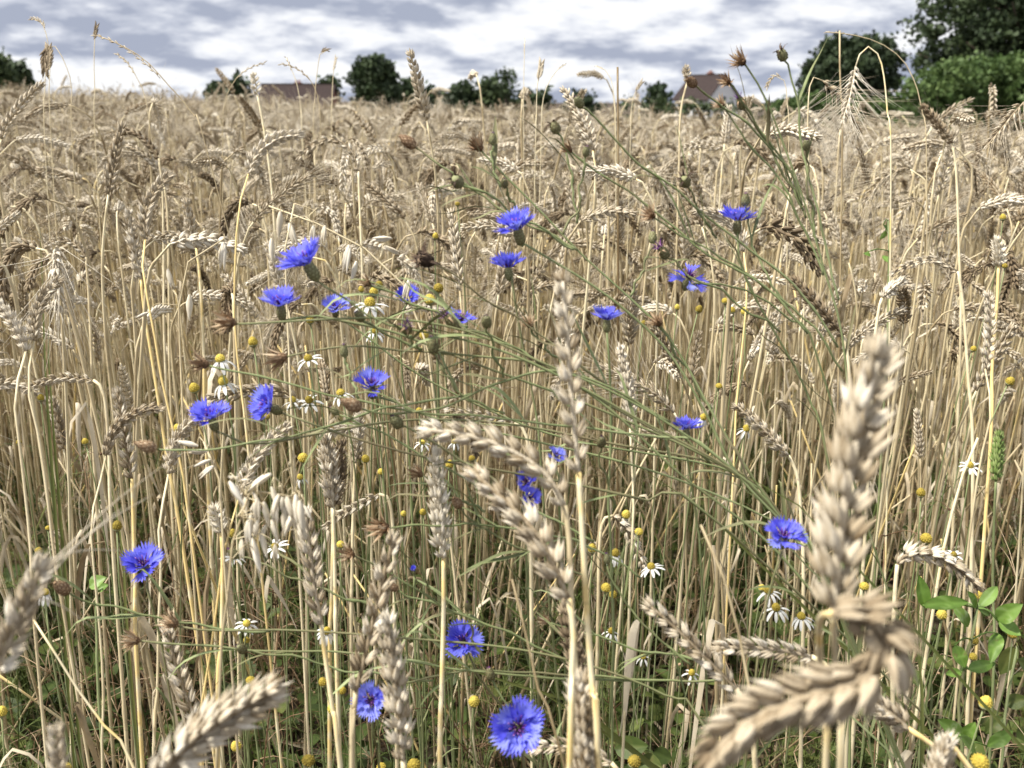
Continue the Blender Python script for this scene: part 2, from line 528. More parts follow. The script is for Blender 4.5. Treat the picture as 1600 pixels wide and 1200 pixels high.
tree("broadleaf_tree", 1592, 36, -150, 440, -1.0, 52000, .075, "tall dark broadleaf tree rising behind the bright hedge at the field edge", seed=3, crown_bottom=.18, nb=22, skew=.9)
bush("hedge", [1440, 1475, 1510, 1550, 1590, 1630, 1680], 28, [112, 98, 90, 82, 80, 78, 80], -1.4, 26000, .055, "bright green hedge at the field edge under the tall dark tree", "hedge", 4, M_TREEM, tint0=.62)
bush("hedge", [1240, 1280, 1330, 1370, 1410], 45, [152, 143, 148, 155, 148], -1.7, 5000, .09, "low green hedge below the broad rounded tree", "hedge", 5, M_TREEM, tint0=.5)
tree("broadleaf_tree", 1325, 55, 58, 205, -2.0, 16000, .11, "broad rounded dark tree between white gabled house and tall tree", seed=7, nb=14, crown_bottom=.3)
tree("broadleaf_tree", 588, 95, 90, 98, -2.5, 13000, .17, "solitary dense round tree standing beside the brown roofed house", seed=9, nb=20, crown_bottom=.2)
tree("broadleaf_tree", 640, 110, 126, 64, -3.2, 1800, .26, "low dark tree touching the foot of the dense round tree", seed=12, nb=7)
tree("broadleaf_tree", 675, 112, 138, 58, -3.2, 1300, .26, "smallest low dark tree in the gap east of the round tree", seed=13, nb=6)
tree("broadleaf_tree", 726, 105, 130, 66, -3.2, 1700, .25, "pointed dark tree at the start of the middle treeline", seed=14, nb=7)
tree("broadleaf_tree", 768, 105, 126, 84, -3.2, 2200, .25, "wide low dark tree in the middle of the treeline", seed=15, nb=8)
tree("broadleaf_tree", 790, 98, 110, 44, -3.0, 420, .16, "thin open crowned tree sticking up above the middle treeline", seed=16, nb=7, crown_bottom=.6)
tree("broadleaf_tree", 832, 108, 143, 84, -3.2, 1600, .25, "sunken dark tree ending the middle treeline", seed=17, nb=7)
tree("broadleaf_tree", 908, 105, 146, 78, -3.4, 1700, .25, "isolated low dark tree between treeline and white gabled house", seed=18, nb=7)
tree("broadleaf_tree", 1025, 110, 133, 48, -3.4, 1500, .24, "small dark tree directly beside the white gabled house", seed=19, nb=7)
bush("hedge", [1000, 1030, 1060, 1100, 1150, 1200, 1240], 90, [158, 154, 156, 160, 158, 155, 153], -3.2, 4500, .16, "long low hedge in front of the white gabled house", "hedge", 20, M_TREED, tint0=.75)
tree("broadleaf_tree", 2, 48, 84, 50, 0.6, 2600, .13, "olive green tree cut off by the picture edge beyond the field", seed=22, nb=8, tint0=.75)
tree("broadleaf_tree", 30, 55, 100, 40, 0.6, 2000, .15, "dark bluish tree next to the olive one beyond the field", seed=23, nb=7)
tree("broadleaf_tree", 345, 120, 130, 52, -2.0, 1800, .28, "low dark tree just left of the brown roofed house", seed=24, nb=7)
tree("broadleaf_tree", 374, 118, 124, 36, -2.0, 1400, .28, "darker upright tree touching the brown roofed house", seed=25, nb=6)
tree("broadleaf_tree", 516, 118, 122, 34, -2.2, 900, .24, "scraggy flat topped tree at the end of the brown roof", seed=26, nb=6, crown_bottom=.4)

def quad_prism(mb, a, b, t, tint=0.5, mat=0):
    """Slab: polygon a (list of 3D points) extruded by vector b."""
    a = np.array(a, float); n = len(a)
    v = np.vstack([a, a + np.array(b)])
    fs = [tuple(reversed(range(n))), tuple(range(n, 2 * n))] + [(i, (i + 1) % n, n + (i + 1) % n, n + i) for i in range(n)]
    mb.add(v, fs, tint, mat)
def box(mb, c, s, tint=0.5):
    x, y, z = c; a, b, h = s[0] / 2, s[1] / 2, s[2] / 2
    quad_prism(mb, [(x - a, y - b, z - h), (x + a, y - b, z - h), (x + a, y + b, z - h), (x - a, y + b, z - h)], (0, 0, s[2]), 0, tint)
def house(px, d, ridge_py, w, dep, wall_h, roof_h, rz, wall_mat, label, seed, gable_front, chims, windows):
    ridge = P(px, ridge_py, d)
    base = np.array([ridge[0], ridge[1], ridge[2] - wall_h - roof_h])
    root = empty("house", base, label, "house", rz=rz)
    wb = MB()
    box(wb, (0, 0, wall_h / 2), (w, dep, wall_h))
    for s in (-1, 1):   # gable triangles
        x = s * (w / 2 - .1)
        quad_prism(wb, [(x - .1, -dep / 2, wall_h), (x - .1, dep / 2, wall_h), (x - .1, 0, wall_h + roof_h - .06)], (.2, 0, 0), 0)
    wb.build("wall", wall_mat, root, smooth=False)
    roof = MB()
    ov = .35
    for s in (-1, 1):
        e0 = np.array([0, s * (dep / 2 + ov), wall_h - ov * roof_h / (dep / 2)]); r0 = np.array([0, 0, wall_h + roof_h])
        quad_prism(roof, [(-w / 2 - .25, *e0[1:]), (w / 2 + .25, *e0[1:]), (w / 2 + .25, *r0[1:]), (-w / 2 - .25, *r0[1:])], (0, 0, .16), 0, .4)
        # courses of tiles stand proud as low strips
        for k in range(1, 9):
            u = k / 9
            y = e0[1] * (1 - u); z = e0[2] * (1 - u) + r0[2] * u + .16
            box(roof, (0, y, z + .012), (w + .48, .07, .05), .55)
    ro = roof.build("roof", M_ROOF, root, smooth=False)
    rd = MB(); box(rd, (0, 0, wall_h + roof_h + .2), (w + .5, .22, .14), .3); rd.build("ridge_cap", M_ROOF, ro, smooth=False)
    for cx, cy, ch in chims:
        cb = MB()
        zt = wall_h + roof_h
        box(cb, (cx, cy, zt + ch / 2 - .6), (.75, .6, ch + 1.2), .4)
        box(cb, (cx, cy, zt + ch + .06), (.9, .75, .12), .2)
        for q in (-.18, .18):
            lathe(cb, [(.11, 0), (.13, .15), (.10, .3), (.08, .3)], 8, .8, 0, Matrix.Translation((cx + q, cy, zt + ch + .12)))
        cb.build("chimney", M_WALLB, root, smooth=False)
    for face, u, z, ww, wh in windows:
        fb, gb = MB(), MB()
        if face == "front":
            box(fb, (u, -dep / 2 - .03, z), (ww, .12, wh)); box(gb, (u, -dep / 2 - .08, z), (ww - .16, .06, wh - .16))
        else:
            x = w / 2 * (1 if face == "right" else -1)
            s = 1 if face == "right" else -1
            box(fb, (x + s * .03, u, z), (.12, ww, wh)); box(gb, (x + s * .08, u, z), (.06, ww - .16, wh - .16))
        fr = fb.build("window", M_WALLW, root, smooth=False)
        gb.build("pane", M_GLASS, fr, smooth=False)
    return root
house(466, 112, 134, 8.2, 7.0, 2.7, 2.6, 0.0, M_WALLB, "long brown roofed brick house beyond the field", 1, False, [(-0.2, .9, .25)], [("front", -2.4, 1.5, 1.2, 1.1), ("front", 2.2, 1.5, 1.2, 1.1)])
house(1106, 135, 119, 6.2, 6.4, 3.4, 3.0, math.radians(-52), M_WALLW, "white gabled house with red brown roof beyond the field", 2, True, [(0.2, 0.3, .35)], [("right", 0, 3.2, .9, 1.1), ("front", -1, 1.8, 1, 1.1)])

# ------------------------------------------------------------------ wheat: husks, spikelets, ears
def husk(L, w, th, sides, prof, bend=0.1, beak=0.0):
    v = []
    for t, r in prof:
        for j in range(sides):
            a = j / sides * 2 * math.pi
            k = 1.0 + (0.12 if j == 0 else 0.0)
            v.append((math.cos(a) * r * th / 2 * k + bend * L * (t * t - .2), math.sin(a) * r * w / 2, t * L))
    n = len(prof)
    fs = []
    for i in range(n - 1):
        for j in range(sides):
            k = (j + 1) % sides
            fs.append((i * sides + j, i * sides + k, (i + 1) * sides + k, (i + 1) * sides + j))
    return np.array(v), fs
PROF_HI = [(0, .3), (.1, .74), (.28, 1.0), (.48, .92), (.70, .58), (.86, .24), (1.0, .09), (1.14, .02)]
PROF_LO = [(0, .4), (.28, 1.0), (.65, .8), (1.04, .04)]
def spikelet(detail, seed, plump=1.0, awn=0.0, openness=1.0):
    """One spikelet, z outwards along its axis, x away from the rachis; metres."""
    r = random.Random(seed)
    mb = MB()
    if detail == 2:
        items = [(0, 0, 10.6, 3.5, .6), (1.9, 15, 10.2, 3.6, .2), (-1.9, -15, 10.4, 3.6, .2), (2.9, 27, 8.8, 2.9, 1.2), (-2.9, -25, 8.4, 2.9, 1.2), (0.4, 4, 11.6, 2.8, -1.3), (-.9, -7, 11.9, 2.0, 1.0)]
        sides, prof = 8, PROF_HI
    elif detail == 1:
        items = [(0, 0, 10.8, 4.3, .7), (2.3, 18, 10.0, 4.2, .4), (-2.3, -18, 10.0, 4.2, .4)]
        sides, prof = 6, PROF_LO
    else:
        items = [(0, 0, 10.8, 7.5, .4)]
        sides, prof = 4, PROF_LO
    for y, ang, L, w, x in items:
        L *= r.uniform(.85, 1.12); w *= r.uniform(.85, 1.12) * plump
        v, fs = husk(L, w, w * .82, sides, prof, bend=-.07 + r.uniform(-.04, .04))
        a = math.radians(ang * openness + r.uniform(-7, 7)); b = math.radians(r.uniform(-9, 8))
        M = Matrix.Translation((x, y, r.uniform(-.4, .4))) @ Matrix.Rotation(-a, 4, "X") @ Matrix.Rotation(b, 4, "Y")
        M = np.array(M)
        v = (v @ M[:3, :3].T + M[:3, 3]) * .001
        # pale papery margin at the tip, as on the real husk
        tt = .54 + r.uniform(-.24, .22) + np.repeat(np.array([p[0] for p in prof]), sides) * .12
        mb.add(v, fs, tt)
        if awn > 0 and abs(y) < 2.5:
            tip = v[-1]
            dv = unit(M[:3, 2] + np.array([.12, 0, 0]))
            n = 7
            pts = [tip + dv * awn * q / (n - 1) * r.uniform(.97, 1.03) + np.array([.05, 0, 0]) * awn * (q / (n - 1)) ** 2 for q in range(n)]
            tube(mb, pts, np.linspace(.00035, .00008, n), 3, .75)
    return mb
def ear_mats(path, n, roll, wscale, taper=True, ref=None, rnd=None, base_small=0.7, spread=34.0):
    """Placement matrix of each spikelet along an ear whose centre line is path (base to tip)."""
    rnd = rnd or RND
    pts = catmull(path, 40)
    T, N, B = frames(pts, RGT if ref is None else ref)
    c, s = math.cos(roll), math.sin(roll)
    out = []
    for i in range(n):
        u = (i + .35) / n
        k = u * 39
        i0 = min(int(k), 38); fr = k - i0
        p = pts[i0] * (1 - fr) + pts[i0 + 1] * fr
        t, nn, bb = T[i0], N[i0], B[i0]
        side = nn * c + bb * s
        sg = 1 if i % 2 == 0 else -1
        z = base_small + (1 - base_small) * min(1, u / .16)
        if taper:
            z *= 1 - .34 * max(0, (u - .55) / .45) ** 1.4
        ang = math.radians(spread * (1 - .35 * u) + rnd.uniform(-8, 8))
        d = t * math.cos(ang) + side * sg * math.sin(ang)
        x = side * sg * math.cos(ang) - t * math.sin(ang)
        out.append(mat_from(d, x, p + side * sg * .0012 * wscale, z * wscale * rnd.uniform(.87, 1.09)))
    i0 = 39
    out.append(mat_from(T[i0], N[i0] * -s + B[i0] * c, pts[i0] - T[i0] * .003 * wscale, .74 * wscale))
    return out, pts
SPK_HI = [spikelet(2, 100 + k, plump=.95 + .05 * k % .15) for k in range(6)]
SPK_ME = [m.mesh("spikelet", M_HUSK) for m in SPK_HI]
SPK_MED = [m.mesh("spikelet", M_HUSKD) for m in SPK_HI]
SPK_MEO = [m.mesh("spikelet", M_OAT) for m in SPK_HI]
SPK_MEX = [m.mesh("spikelet", M_HUSKX) for m in SPK_HI]
SPK_MEG = [m.mesh("spikelet", M_HUSKG) for m in SPK_HI]
SPK_MID = [spikelet(1, 200 + k) for k in range(5)]
SPK_LO = [spikelet(0, 300 + k) for k in range(3)]
SPK_AWN = [spikelet(1, 400 + k, plump=.8, awn=.085) for k in range(5)]

def stalk_path(h, lean, droop, ear_len, neck, wob, rnd, n=26):
    tot = h + ear_len
    s = np.linspace(0, tot, n)
    st = h - neck
    phi = lean * (s / h) ** 1.3 + droop * smooth01((s - st) / (neck + ear_len * .75))
    psi = wob * np.sin(s / h * 4 + rnd.uniform(0, 6))
    d = np.stack([np.sin(phi), np.sin(psi) * np.cos(phi) * .6, np.cos(phi)], axis=1)
    ds = tot / (n - 1)
    p = np.vstack([[0, 0, 0], np.cumsum((d[:-1] + d[1:]) / 2 * ds, axis=0)])
    return s, p
def at_s(s, p, x):
    return np.array([np.interp(x, s, p[:, k]) for k in range(3)])
def stem_mesh(mb, pts, r0, r1, nodes, sides, tint, mat=0):
    n = len(pts)
    u = np.linspace(0, 1, n)
    rad = r0 + (r1 - r0) * u
    rs = random.Random(int(abs(pts[-1][2]) * 1e5) + n)
    tt = np.full(n, tint) + .12 * u + np.array([rs.uniform(-.13, .13) for _ in range(n)])
    for nd in nodes:
        k = int(np.argmin(np.abs(u - nd)))
        rad[k] *= 1.28
        tt[k] -= .22
    tube(mb, pts, rad, sides, tt, mat, ref=(0, 1, 0))
def dry_leaf(mb, origin, rnd, L=None, mat=0, wmax=None):
    a = rnd.uniform(0, 6.283)
    L = L or rnd.uniform(.09, .22)
    o = np.array(origin, float)
    h = np.array([math.cos(a), math.sin(a), 0])
    up = L * rnd.uniform(.15, .5)
    out = L * rnd.uniform(.1, .4)
    dn = L * rnd.uniform(.4, 1.5)
    side = np.array([-math.sin(a), math.cos(a), 0]) * rnd.uniform(-.3, .3) * L
    pts = catmull([o, o + h * out * .15 + [0, 0, up * .7], o + h * out * .6 + [0, 0, up], o + h * out + side * .5 + [0, 0, up - dn * .5], o + h * out * rnd.uniform(.7, 1.2) + side + [0, 0, up - dn]], 11)
    w = (wmax or rnd.uniform(.0035, .0075)) * np.array([.5, .75, .95, 1, 1, .95, .85, .7, .5, .3, .05])
    ribbon(mb, pts, w, h, fold=rnd.uniform(.1, .35), tint=rnd.uniform(.35, .85), mat=mat, twist=rnd.uniform(-3, 3))
class WV:
    pass
VARS = []
def make_variant(k, kind):
    rnd = random.Random(1000 + k)
    h = rnd.uniform(.66, .90)
    el = rnd.uniform(.062, .094)
    droop = {"arched": rnd.uniform(1.5, 2.1), "drooping": rnd.uniform(2.3, 2.9), "upright": rnd.uniform(.0, .55), "nodding": rnd.uniform(.7, 1.4)}[kind]
    neck = rnd.uniform(.03, .085) if kind != "upright" else rnd.uniform(.1, .2)
    s, p = stalk_path(h, rnd.uniform(.0, .12), droop, el, neck, rnd.uniform(-.06, .06), rnd)
    w = WV(); w.kind = kind
    stem_pts = np.array([at_s(s, p, x) for x in np.concatenate([np.linspace(0, h - neck, 8), np.linspace(h - neck, h, 9)[1:]])])
    w.stem, w.ear, w.leaf = MB(), MB(), MB()
    tint = rnd.uniform(.38, .72)
    stem_mesh(w.stem, stem_pts, rnd.uniform(.0016, .0024), .0012, (.2, .5, .72), 6, tint)
    ear_pts = [at_s(s, p, x) for x in np.linspace(h, h + el, 7)]
    roll = rnd.uniform(0, 3.14)
    ms, pts = ear_mats(ear_pts, rnd.choice((16, 18, 20)), roll, rnd.uniform(.92, 1.12), rnd=rnd, ref=(0, 1, 0))
    awned = k % 9 == 4
    et = rnd.uniform(-.18, .12)
    for i, M in enumerate(ms):
        w.ear.join(rnd.choice(SPK_AWN if awned else SPK_MID), M, et)
    tube(w.ear, pts[::3], .0011, 5, .4)
    for q in range(1):
        dry_leaf(w.leaf, at_s(s, p, h * rnd.uniform(.3, .75)), rnd)
    w.dark = k % 6 == 5
    hm = M_HUSKD if w.dark else M_HUSK
    w.me = (w.stem.mesh("stem", M_STRAW), w.ear.mesh("ear", hm), w.leaf.mesh("leaf", M_DLEAF))
    j = MB()
    j.join(w.stem, mat=0); j.join(w.ear, mat=1); j.join(w.leaf, mat=2)
    w.obj = bpy.data.objects.new("wheat_source", j.mesh("wheat_stalk", [M_STRAW, hm, M_DLEAF]))
    w.h = h
    w.ear_mid = pts[20]
    return w
KINDS = ["arched", "drooping", "upright", "arched", "nodding", "drooping"]
NV = 40
for k in range(NV):
    VARS.append(make_variant(k, KINDS[k % 6]))
# bare broken straws and far clumps for the mass of the field
def make_straw(k):
    rnd = random.Random(2000 + k)
    h = rnd.uniform(.35, .75)
    a = rnd.uniform(.15, .6)
    mb = MB()
    pts = catmull([(0, 0, 0), (math.sin(a) * h * .45, .01, h * .5), (math.sin(a) * h, .03, h)], 7)
    stem_mesh(mb, pts, .0021, .0014, (.3, .65), 6, rnd.choice((.3, .5, .95)))
    dry_leaf(mb, pts[4], rnd, mat=1)
    if rnd.random() < .5: dry_leaf(mb, pts[2], rnd, mat=1)
    return bpy.data.objects.new("straw_source", mb.mesh("broken_straw", [M_STRAW, M_DLEAF]))
STRAWS = [make_straw(k) for k in range(6)]
def make_clump(k, size=.6, n=70):
    rnd = random.Random(3000 + k)
    mb = MB()
    for i in range(n):
        x, y = rnd.uniform(-size / 2, size / 2), rnd.uniform(-size / 2, size / 2)
        h = rnd.gauss(.80, .07)
        if rnd.random() < .04: h += rnd.uniform(.06, .2)
        el = .085
        kind = rnd.random()
        droop = rnd.uniform(1.6, 2.7) if kind < .65 else rnd.uniform(0, 1.0)
        s, p = stalk_path(h, rnd.uniform(0, .2), droop, el, .09, 0, rnd, 16)
        az = rnd.uniform(0, 6.283)
        M = np.array(Matrix.Translation((x, y, 0)) @ Matrix.Rotation(az, 4, "Z"))
        q = MB()
        tube(q, np.array([at_s(s, p, t) for t in (h * .35, h * .7, h - .09, h - .05, h)]), [.0022, .002, .0017, .0015, .0014], 3, rnd.uniform(.3, .75))
        ms, pts = ear_mats([at_s(s, p, t) for t in np.linspace(h, h + el, 4)], 9, rnd.uniform(0, 3), 1.15, rnd=rnd, ref=(0, 1, 0))
        et = rnd.uniform(-.3, .15)
        for m_ in ms:
            q.join(rnd.choice(SPK_LO), m_, et, mat=1)
        if rnd.random() < .5:
            o_ = at_s(s, p, h * rnd.uniform(.55, .85)); a = rnd.uniform(0, 6.28); d = np.array([math.cos(a), math.sin(a), 0])
            ribbon(q, catmull([o_, o_ + d * .03 + [0, 0, .07], o_ + d * .09 + [0, 0, .04]], 4), [.006, .009, .008, .001], d, mat=2, tint=rnd.uniform(.3, .8))
        mb.join(q, M)
    return bpy.data.objects.new("clump_source", mb.mesh("wheat_clump", [M_STRAW, M_HUSK, M_DLEAF]))
CLUMPS = [make_clump(k) for k in range(5)]

def scatter(name, sources, pts, rots, scl, idx, label, cat):
    """One countless mass: geometry nodes put a copy of a source's geometry on every point."""
    me = bpy.data.meshes.new(name)
    me.vertices.add(len(pts))
    me.vertices.foreach_set("co", np.ascontiguousarray(pts, dtype=np.float32).ravel())
    a = me.attributes.new("rot", "FLOAT_VECTOR", "POINT"); a.data.foreach_set("vector", np.ascontiguousarray(rots, dtype=np.float32).ravel())
    a = me.attributes.new("scl", "FLOAT", "POINT"); a.data.foreach_set("value", np.ascontiguousarray(scl, dtype=np.float32))
    a = me.attributes.new("idx", "INT", "POINT"); a.data.foreach_set("value", np.ascontiguousarray(idx, dtype=np.int32))
    me.update()
    o = link(name, me)
    ng = bpy.data.node_groups.new(name, "GeometryNodeTree")
    ng.interface.new_socket("Geometry", in_out="INPUT", socket_type="NodeSocketGeometry")
    ng.interface.new_socket("Geometry", in_out="OUTPUT", socket_type="NodeSocketGeometry")
    N, L = ng.nodes.new, ng.links.new
    gi, go = N("NodeGroupInput"), N("NodeGroupOutput")
    def attr(nm, t):
        n = N("GeometryNodeInputNamedAttribute"); n.data_type = t; n.inputs[0].default_value = nm
        return n.outputs[0]
    ra, sa, ia = attr("rot", "FLOAT_VECTOR"), attr("scl", "FLOAT"), attr("idx", "INT")
    er = N("FunctionNodeEulerToRotation"); L(ra, er.inputs[0])
    jn = N("GeometryNodeJoinGeometry")
    for k, src in enumerate(sources):
        inf = N("GeometryNodeObjectInfo"); inf.inputs["Object"].default_value = src
        cmp_ = N("FunctionNodeCompare"); cmp_.data_type = "INT"; cmp_.operation = "EQUAL"
        L(ia, cmp_.inputs[2]); cmp_.inputs[3].default_value = k
        ip = N("GeometryNodeInstanceOnPoints")
        L(gi.outputs[0], ip.inputs["Points"]); L(cmp_.outputs[0], ip.inputs["Selection"])
        L(inf.outputs["Geometry"], ip.inputs["Instance"])
        L(er.outputs[0], ip.inputs["Rotation"]); L(sa, ip.inputs["Scale"])
        L(ip.outputs[0], jn.inputs[0])
    L(jn.outputs[0], go.inputs[0])
    md = o.modifiers.new("scatter", "NODES"); md.node_group = ng
    tag(o, label, cat, None, "stuff")
    return o

# ------------------------------------------------------------------ the field
def rand_in(y0, y1, dens):
    """Random points in the wedge the camera may see between distances y0 and y1."""
    area = (.6 * (y0 + y1) + .9) * (y1 - y0)
    n = int(area * dens)
    pts = []
    while len(pts) < n:
        y = math.sqrt(RND.uniform(y0 * y0, y1 * y1)) if y0 > 0 else RND.uniform(y0, y1)
        x = RND.uniform(-1, 1) * (.6 * y + .45)
        pts.append((x, y))
    return pts
near = rand_in(.98, 1.3, 110) + rand_in(1.3, 1.7, 320) + rand_in(1.7, 2.6, 390)
near.sort(key=lambda q: math.hypot(q[0] * .8, q[1]))
LABELS = {
    "arched": ("dry wheat stalk with its ear bent over in an arch, in the crop", "wheat stalks with arched ears"),
    "drooping": ("dry wheat stalk with its ear hanging straight down, in the crop", "wheat stalks with hanging ears"),
    "upright": ("dry wheat stalk holding its ear upright, in the standing crop", "wheat stalks with upright ears"),
    "nodding": ("dry wheat stalk with its ear tilted sideways, in the standing crop", "wheat stalks with tilted ears"),
    "weathered": ("wheat stalk with a dark weathered brown ear, in the standing crop", "wheat stalks with dark weathered ears")}
N_IND = 235
NEAR_ROOTS = []
mass_p, mass_r, mass_s, mass_i = [], [], [], []
def lean_rot():
    return (RND.gauss(0, .075), RND.gauss(0, .075), RND.uniform(0, 6.283))
for i, (x, y) in enumerate(near):
    k = RND.randrange(len(VARS))
    w = VARS[k]
    rot = lean_rot()
    s = RND.gauss(0.97, .10)
    z = float(ground_z(x, y)) - .01
    if len(NEAR_ROOTS) < N_IND and abs(x) < .54 * y + .01:
        lab, grp = LABELS["weathered" if w.dark else w.kind]
        root = empty("wheat_stalk", (x, y, z), lab, "wheat", grp)
        root.rotation_euler = rot
        root.scale = (s, s, s)
        NEAR_ROOTS.append((root, w))
        link("stem", w.me[0], root); link("ear", w.me[1], root); link("leaf", w.me[2], root)
    else:
        mass_p.append((x, y, z)); mass_r.append(rot); mass_s.append(s); mass_i.append(k)
def add_mass(lst, kfun, srange):
    for x, y in lst:
        mass_p.append((x, y, float(ground_z(x, y)) - .01)); mass_r.append(lean_rot()); mass_s.append(srange()); mass_i.append(kfun())
def hs():
    q = RND.random()
    return RND.uniform(1.08, 1.24) if q < .03 else RND.gauss(.985, .075)
add_mass(rand_in(2.6, 6, 340), lambda: RND.randrange(NV), hs)
add_mass(rand_in(6, 11, 230), lambda: RND.randrange(NV), hs)
add_mass(rand_in(1.05, 4, 130), lambda: NV + RND.randrange(6), lambda: RND.uniform(.6, 1.05))
gy = 10.6
while gy < 76:
    step = .5 if gy < 30 else .62
    gx = -(.62 * gy + 1)
    while gx < .62 * gy + 1:
        x, y = gx + RND.uniform(-.2, .2), gy + RND.uniform(-.2, .2)
        if not (x > 9.6 + .02 * y and y > 26.3 and x > .33 * y):
            mass_p.append((x, y, float(ground_z(x, y)))); mass_r.append((0, 0, RND.uniform(0, 6.283)))
            mass_s.append(RND.gauss(.98, .05) + .03 * math.sin(x * .7) * math.cos(y * .4)); mass_i.append(NV + 6 + RND.randrange(5))
        gx += step
    gy += step
scatter("wheat_crop", [w.obj for w in VARS] + STRAWS + CLUMPS, mass_p, mass_r, mass_s, mass_i,
        "dry golden wheat crop filling the field to the horizon", "wheat crop")

# ------------------------------------------------------------------ single stalks in front
MARKS = []          # (x, y, short name) of what the labels refer to
def to_ground(pts):
    """Carry a stem on from its last two points down to the soil."""
    pts = [np.asarray(p, float) for p in pts]
    p, q = pts[-1], pts[-2]
    v = unit(p - q)
    L = max(p[2], .05)
    k = L * .45
    h = np.array([v[0], v[1], 0]) / max(-v[2], .55)
    foot = p + np.array([h[0] * k, h[1] * k, 0])
    foot[1] = max(foot[1], .45)
    foot[2] = float(ground_z(foot[0], foot[1])) - .01
    mid = p * .55 + foot * .45 + v * L * .16
    mid[2] = max(mid[2], foot[2] + .12 * L)
    return pts + [mid, foot]
def px_path(wps, d0, d1=None):
    d1 = d0 if d1 is None else d1
    n = len(wps)
    return [P(w[0], w[1], w[2] if len(w) > 2 else d0 + (d1 - d0) * i / max(n - 1, 1)) for i, w in enumerate(wps)]
def hero_wheat(label, ear, d, stem, width, n=None, roll=0.0, mat="h", tint=.6, d_tip=None, parts=True, group=None, spread=34, leaf=0, name="wheat_stalk", cat="wheat", r0=.0022, mark=None, awn=False, stem_mat=None):
    """ear: pixels from tip to base; stem: pixels on from the base."""
    rnd = random.Random(sum(int(a) for a in ear[0]))
    dt = d if d_tip is None else d_tip
    e3 = px_path(ear, dt, d)[::-1]
    s3 = to_ground([e3[0]] + px_path(stem, d))
    foot = s3[-1]
    MT = Matrix.Translation(-Vector(foot))
    root = empty(name, foot, label, cat, group)
    if mark: MARKS.append((sum(a[0] for a in ear) / len(ear), sum(a[1] for a in ear) / len(ear), mark))
    T0 = unit(e3[1] - e3[0])
    ref = np.cross(T0, FWD)
    ws = width * d / F / .0185
    if n is None:
        L = np.linalg.norm(np.diff(np.array(e3), axis=0), axis=1).sum()
        n = int(max(10, min(24, L / (.0044 * ws))))
    ms, pts = ear_mats(e3, n, roll, ws, ref=ref, rnd=rnd, spread=spread)
    sb = MB()
    sp = catmull(s3, 80)[::-1]
    stem_mesh(sb, sp, r0 * 1.2, r0 * .72, (.25, .55), 8, tint)
    link("stem", sb.mesh("stem", stem_mat or M_STRAW), root, MT)
    eb = MB()
    tube(eb, pts[::2], .0013 * ws, 6, .45)
    src = {"h": SPK_ME, "d": SPK_MED, "g": SPK_MEG, "o": SPK_MEO, "x": SPK_MEX}[mat]
    hm = {"h": M_HUSK, "d": M_HUSKD, "g": M_HUSKG, "o": M_OAT, "x": M_HUSKX}[mat]
    if parts and not awn:
        er = link("ear", eb.mesh("ear", hm), root, MT)
        for M in ms:
            link("spikelet", rnd.choice(src), er, Matrix(M.tolist()))
    else:
        for M in ms:
            eb.join(rnd.choice(SPK_AWN if awn else SPK_HI), M)
        link("ear", eb.mesh("ear", hm), root, MT)
    for q in range(leaf):
        lb = MB()
        dry_leaf(lb, sp[int(80 * rnd.uniform(.35, .75))], rnd)
        link("leaf", lb.mesh("leaf", M_DLEAF), root, MT)
    return root
hero_wheat("big blurred upright wheat ear close to the lens beside the knotted ear", [(1378, 545), (1350, 640), (1325, 760), (1310, 860), (1302, 950)], .375, [(1304, 1010, .39), (1308, 1110, .42), (1312, 1200, .43)], 106, 19, .25, tint=.9, mark="the big blurred upright ear", r0=.0019)
hero_wheat("big blurred wheat ear bent sharply back on itself in a knot", [(1105, 1190), (1170, 1128), (1260, 1090), (1345, 1062), (1388, 1015), (1360, 968), (1300, 958)], .345, [(1280, 975, .38), (1284, 1080, .42), (1290, 1200, .43)], 114, 23, .7, mat="x", tint=.6, d_tip=.345, mark="the big knotted ear", r0=.0019)
hero_wheat("tall slightly blurred upright wheat ear in the centre on a thick yellow stem", [(878, 432), (886, 520), (893, 620), (904, 738)], .52, [(908, 800), (916, 940), (926, 1080), (935, 1200)], 54, 18, .12, tint=.95, r0=.0022, mark="the tall central ear", leaf=2)
hero_wheat("plump wheat ear arching level just beside the tall central ear", [(664, 672), (720, 678), (790, 700), (850, 738), (882, 790)], .53, [(890, 850), (893, 950), (900, 1060), (905, 1200)], 58, 17, .35, tint=.5, mark="the arching plump ear")
hero_wheat("wheat ear sloping down to the centre stem beneath the arching plump ear", [(738, 738), (785, 780), (840, 838), (888, 935)], .50, [(896, 985), (893, 1070), (890, 1200)], 66, 15, .5, tint=.7, d_tip=.52, mark="the sloping centre ear")
hero_wheat("slim pale upright wheat ear on a straight thin yellow stem", [(680, 706), (683, 760), (688, 820), (693, 872)], .70, [(693, 960), (690, 1080), (687, 1200)], 42, 18, 1.15, mat="o", tint=1.0, mark="the slim pale ear", leaf=2)
hero_wheat("pale wheat ear below the hanging wild oats on a leaning yellow stem", [(476, 800), (484, 860), (491, 915), (502, 976)], .66, [(506, 1010), (520, 1110), (532, 1200)], 46, 16, .4, tint=1.0, mark="the ear under the oats", leaf=2)
hero_wheat("braided wheat ear leaning to the right above the lowest purple eyed cornflower", [(616, 842), (598, 905), (580, 985), (556, 1080)], .58, [(553, 1120), (550, 1200)], 52, 17, 0.0, tint=.6, mark="the braided ear", leaf=2)
hero_wheat("bushy upright wheat ear overlapping the braided ear, reaching the bottom edge", [(603, 968), (612, 1030), (620, 1100), (630, 1188)], .56, [(632, 1230), (634, 1280)], 54, 18, 1.0, tint=.6, mark="the bushy ear")
